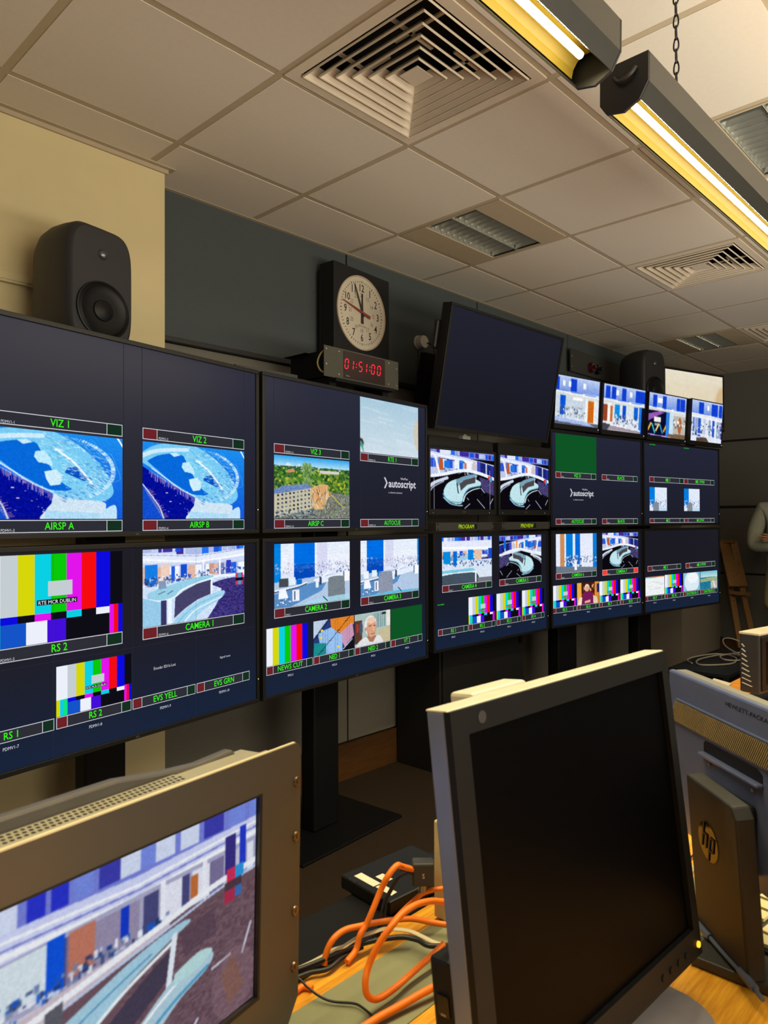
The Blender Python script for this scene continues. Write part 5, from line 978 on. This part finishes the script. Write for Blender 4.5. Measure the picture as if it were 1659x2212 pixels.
# second desk, further monitor
t=thing('far_desk','second oak desk glimpsed beyond the monitor seen from behind','desk',(0,0,0)); b=MB(); b.box((.9,-2.3,.70),(2.4,-1.45,.73)); b.build('desktop',OAK2,t,bevel=.003)
for x in (.95,2.35):
    b=MB(); b.box((x-.02,-2.25,0),(x+.02,-1.5,.70)); b.build('leg',OAK,t)
t=thing('far_monitor','dark monitor with slanted side slots and pale top, on the second desk','monitor',(1.072,-1.658,.731),R_(-10))
b=MB(); b.box((0,.0,.05),(.48,.065,.240)); b.build('housing',mat('far_monitor_dark',rgb(46,47,50),.4),t,bevel=.006); b=MB(); b.box((-.001,-.001,.236),(.481,.066,.244)); b.build('lit_top',TOPM,t,bevel=.002); b=MB(); b.box((.006,-.006,.06),(.474,.0,.232)); b.build('bezel',CHAR,t,bevel=.002); b=MB(); b.rect(.03,.08,.45,.215,-.0065); b.build('screen',MATS['lcd_off_black'],t)
for k in range(9):
    b=MB(); z=.07+k*.0155; b.quad((-.0012,.058,z+.010),(-.0012,.055,z+.0125),(-.0012,.022+.003*k,z+.0035),(-.0012,.025+.003*k,z+.001)); b.build('side_slot',mat('slot_pale',rgb(190,190,186),.4),t,solid=.001)
b=MB(); b.box((.2,.02,.0),(.28,.05,.06)); b.box((.14,-.05,0),(.34,.12,.008)); b.build('stand',BLK,t,bevel=.002)
t=thing('paper_holder','pale tilted paper holder on the second desk by the far monitor','paper holder',(1.10,-1.50,.7305),R_(-30)); b=MB(); b.prism([(-.05,.0),(.045,.065),(.05,.06),(-.04,.0)],-.04,.04,'Y'); b.build('slope',mat('holder_pale',rgb(206,196,176),.5),t); b=MB(); b.cyl((-.062,0,0),.018,.035,'Z',16); b.build('cup',mat('holder_pale',rgb(206,196,176),.5),t)

# low equipment shelf at the far end with a tangle of cable
t=thing('low_rack_shelf','low black slatted equipment shelf on the floor by the far corner','shelf',(3.95,-.62,0)); RB=mat('rack_black',rgb(16,17,20),.5)
b=MB(); b.box((-.55,-.18,.33),(.55,.2,.35)); b.box((-.55,-.18,.02),(.55,.2,.04)); b.build('shelf_board',RB,t)
for x in (-.53,.53):
    for y in (-.16,.18): b=MB(); b.box((x-.015,y-.015,0),(x+.015,y+.015,.33)); b.build('post',RB,t)
for k in range(5): b=MB(); b.box((-.5,-.175,.06+k*.05),(.5,.15,.085+k*.05)); b.build('unit',mat('rack_unit',rgb(30,31,35),.45),t,bevel=.002)
WC=mat('cable_white',rgb(150,142,128),.5)
t=thing('extension_lead','tangled white extension lead with a plug on the low black shelf','cable',(0,0,0)); b=MB(); b.tube([(3.60,-.50,.36),(3.70,-.43,.357),(3.85,-.43,.36),(4.08,-.50,.357),(4.02,-.64,.36),(3.82,-.70,.357),(3.66,-.65,.36),(3.60,-.55,.357),(3.70,-.50,.365),(3.92,-.52,.365),(4.10,-.60,.365),(3.98,-.72,.37),(4.12,-.55,.41),(4.28,-.48,.44),(4.42,-.52,.42),(4.36,-.66,.37),(4.16,-.62,.37),(3.92,-.58,.375),(3.82,-.64,.37),(3.90,-.70,.362),(4.02,-.72,.365)],.0052,8); b.build('lead',WC,t,smooth=True)
b=MB(); b.cyl((4.04,-.74,.372),.024,.03,'X',16); b.build('plug',mat('plug_dull_white',rgb(170,162,148),.5),t,bevel=.003)
# wooden easel leaning in the far right corner
WD=wood('pine_wood',rgb(128,92,52),rgb(164,122,74),(14.,14.,1.4),.6)
t=thing('wooden_easel','folded wooden easel leaning against the right-hand grey panel wall','easel',(0,0,0))
def beam(a,b_,w,d,name):
    a,b_=Vector(a),Vector(b_); z=(b_-a); L=z.length; q=z.to_track_quat('Z','Y').to_matrix().to_4x4(); m=MB(); m.box((-w/2,-d/2,0),(w/2,d/2,L),0,Matrix.Translation(a)@q); m.build(name,WD,t,bevel=.003)
beam((5.46,-.26,.0),(5.86,.05,1.13),.05,.03,'leg'); beam((5.36,-.42,0),(5.83,-.05,1.10),.045,.03,'leg'); beam((5.60,-.17,.72),(5.85,.0,1.12),.16,.02,'board'); beam((5.84,.08,1.12),(5.82,-.07,1.12),.05,.03,'cross_bar'); beam((5.62,-.10,.66),(5.56,-.28,.66),.04,.03,'cross_bar')

# ------------------------------------------------------------------ person at the far right
PX,PY=5.245,-.68
SKIN=mat('skin',rgb(190,140,112),.55,noise=.03); HOOD=mat('hoodie_sage',rgb(150,152,138),.9,noise=.05,nscale=40,bump=.4,bscale=120); SHORT=mat('shorts_khaki',rgb(150,138,108),.9,noise=.05,bump=.3,bscale=120); HAIR=mat('hair_brown',rgb(60,44,34),.7,noise=.2); SHOE=mat('shoe_grey',rgb(90,88,84),.7)
pt=thing('person','person standing in a pale sage hoodie and khaki shorts with folded arms','person',(PX,PY,0),R_(-70))
def skin(name,nodes,edges,mm,parent,sub=2,root=0):
    me=bpy.data.meshes.new(name); me.from_pydata([n[:3] for n in nodes],edges,[]); me.materials.append(mm); o=bpy.data.objects.new(name,me); COL.objects.link(o); o.parent=parent
    s=o.modifiers.new('Skin','SKIN'); s.use_smooth_shade=True
    lay=me.skin_vertices[0] if me.skin_vertices else None
    if lay is None:
        bm=bmesh.new(); bm.from_mesh(me); bm.verts.layers.skin.verify(); bm.to_mesh(me); bm.free(); lay=me.skin_vertices[0]
    for i,n in enumerate(nodes):
        r=n[3] if isinstance(n[3],tuple) else (n[3],n[3]); lay.data[i].radius=r; lay.data[i].use_root=(i==root)
    u=o.modifiers.new('Sub','SUBSURF'); u.levels=sub; u.render_levels=sub; return o
N=[(0,0,.93,(.14,.10)),(0,0,1.12,(.13,.09)),(0,.0,1.32,(.15,.10)),(0,.0,1.44,(.10,.075)),(0,-.005,1.52,.05),(0,-.02,1.60,(.062,.075)),(0,-.025,1.68,(.075,.09)),(0,-.02,1.755,(.055,.065))]
E=[(i,i+1) for i in range(7)]
def chain_(pts,start):
    k=len(N)
    for p in pts: N.append(p)
    E.append((start,k)); E.extend((k+i,k+i+1) for i in range(len(pts)-1)); return len(N)-1
for s in (-1,1):
    chain_([(s*.10,0,.86,.085),(s*.105,-.01,.50,.055),(s*.11,.01,.28,.052),(s*.11,.02,.09,.034),(s*.115,-.10,.045,.035),(s*.12,-.16,.03,.022)],0)
la=chain_([(-.17,0,1.42,.055),(-.235,-.01,1.25,.044),(-.25,-.04,1.10,.038),(-.12,-.17,1.12,.033),(.06,-.215,1.16,.024),(.11,-.20,1.165,.022)],3)
ra=chain_([(.17,0,1.42,.055),(.235,-.01,1.25,.044),(.25,-.05,1.10,.038),(.10,-.205,1.13,.033),(-.10,-.225,1.175,.024),(-.15,-.215,1.18,.022)],3)
for a,sx in ((la,1),(ra,-1)):
    x,y,z,_=N[a]
    for k,(dz,L) in enumerate(((.030,.060),(.010,.072),(-.010,.068),(-.028,.052))):
        chain_([(x+sx*.018,y-.004,z+dz*.8,.0085),(x+sx*(.018+L*.5),y+.006,z+dz,.008),(x+sx*(.018+L*.85),y+.03,z+dz,.007)],a)
    chain_([(x+sx*.0,y-.01,z+.035,.010),(x+sx*.02,y-.012,z+.058,.008)],a)
skin('body',N,E,SKIN,pt)
H=[(0,0,.80,(.185,.13)),(0,0,1.0,(.18,.125)),(0,0,1.22,(.18,.12)),(0,0,1.38,(.165,.11)),(0,0,1.47,(.085,.075)),(0,.01,1.52,(.075,.07))]; HE=[(i,i+1) for i in range(5)]
for s,p in ((-1,[(-.185,0,1.415,.078),(-.25,-.01,1.24,.066),(-.265,-.04,1.10,.064),(-.13,-.16,1.12,.052),(.02,-.205,1.155,.042)]),(1,[(.185,0,1.415,.078),(.25,-.01,1.24,.066),(.265,-.05,1.10,.064),(.11,-.195,1.13,.052),(-.07,-.22,1.17,.042)])):
    k=len(H); H+=p; HE+=[(3,k)]+[(k+i,k+i+1) for i in range(4)]
skin('hoodie',H,HE,HOOD,pt)
skin('hood',[(-.09,.0,1.475,.035),(-.07,.08,1.49,.045),(0,.11,1.49,.055),(.07,.08,1.49,.045),(.09,0,1.475,.035)],[(0,1),(1,2),(2,3),(3,4)],HOOD,pt)
S_=[(0,0,.99,(.165,.12)),(0,0,.86,(.165,.12))]; SE=[(0,1)]
for s in (-1,1): k=len(S_); S_+=[(s*.095,0,.80,.105),(s*.105,-.005,.68,.10),(s*.11,-.01,.56,.098)]; SE+=[(1,k),(k,k+1),(k+1,k+2)]
skin('shorts',S_,SE,SHORT,pt)
for s in (-1,1): skin('shoe',[(s*.11,.04,.045,.045),(s*.115,-.07,.045,.045),(s*.12,-.17,.035,.032)],[(0,1),(1,2)],SHOE,pt)
skin('hair',[(0,.03,1.66,(.075,.07)),(0,.01,1.74,(.085,.09)),(0,-.02,1.785,(.07,.08))],[(0,1),(1,2)],HAIR,pt)
f=MB()
for s in (-1,1): f.lathe((s*.03,-.109,1.685),[(.0001,-.004),(.008,-.002),(.011,.004)],'Y',10,0)
f.build('eyes',mat('eye_dark',rgb(40,34,32),.3),pt,smooth=True); f=MB(); f.prism([(-.011,1.645),(.011,1.645),(.004,1.69),(-.004,1.69)],-.128,-.10,'Y'); f.build('nose',SKIN,pt,bevel=.005); f=MB(); f.box((-.024,-.112,1.618),(.024,-.10,1.626)); f.build('mouth',mat('lip',rgb(150,84,76),.5),pt,bevel=.003)
for s in (-1,1): f=MB(); f.lathe((s*.074,-.015,1.675),[(.0001,-.01),(.018,-.006),(.022,.006),(.012,.012)],'X',12); f.build('ear',SKIN,pt,smooth=True)
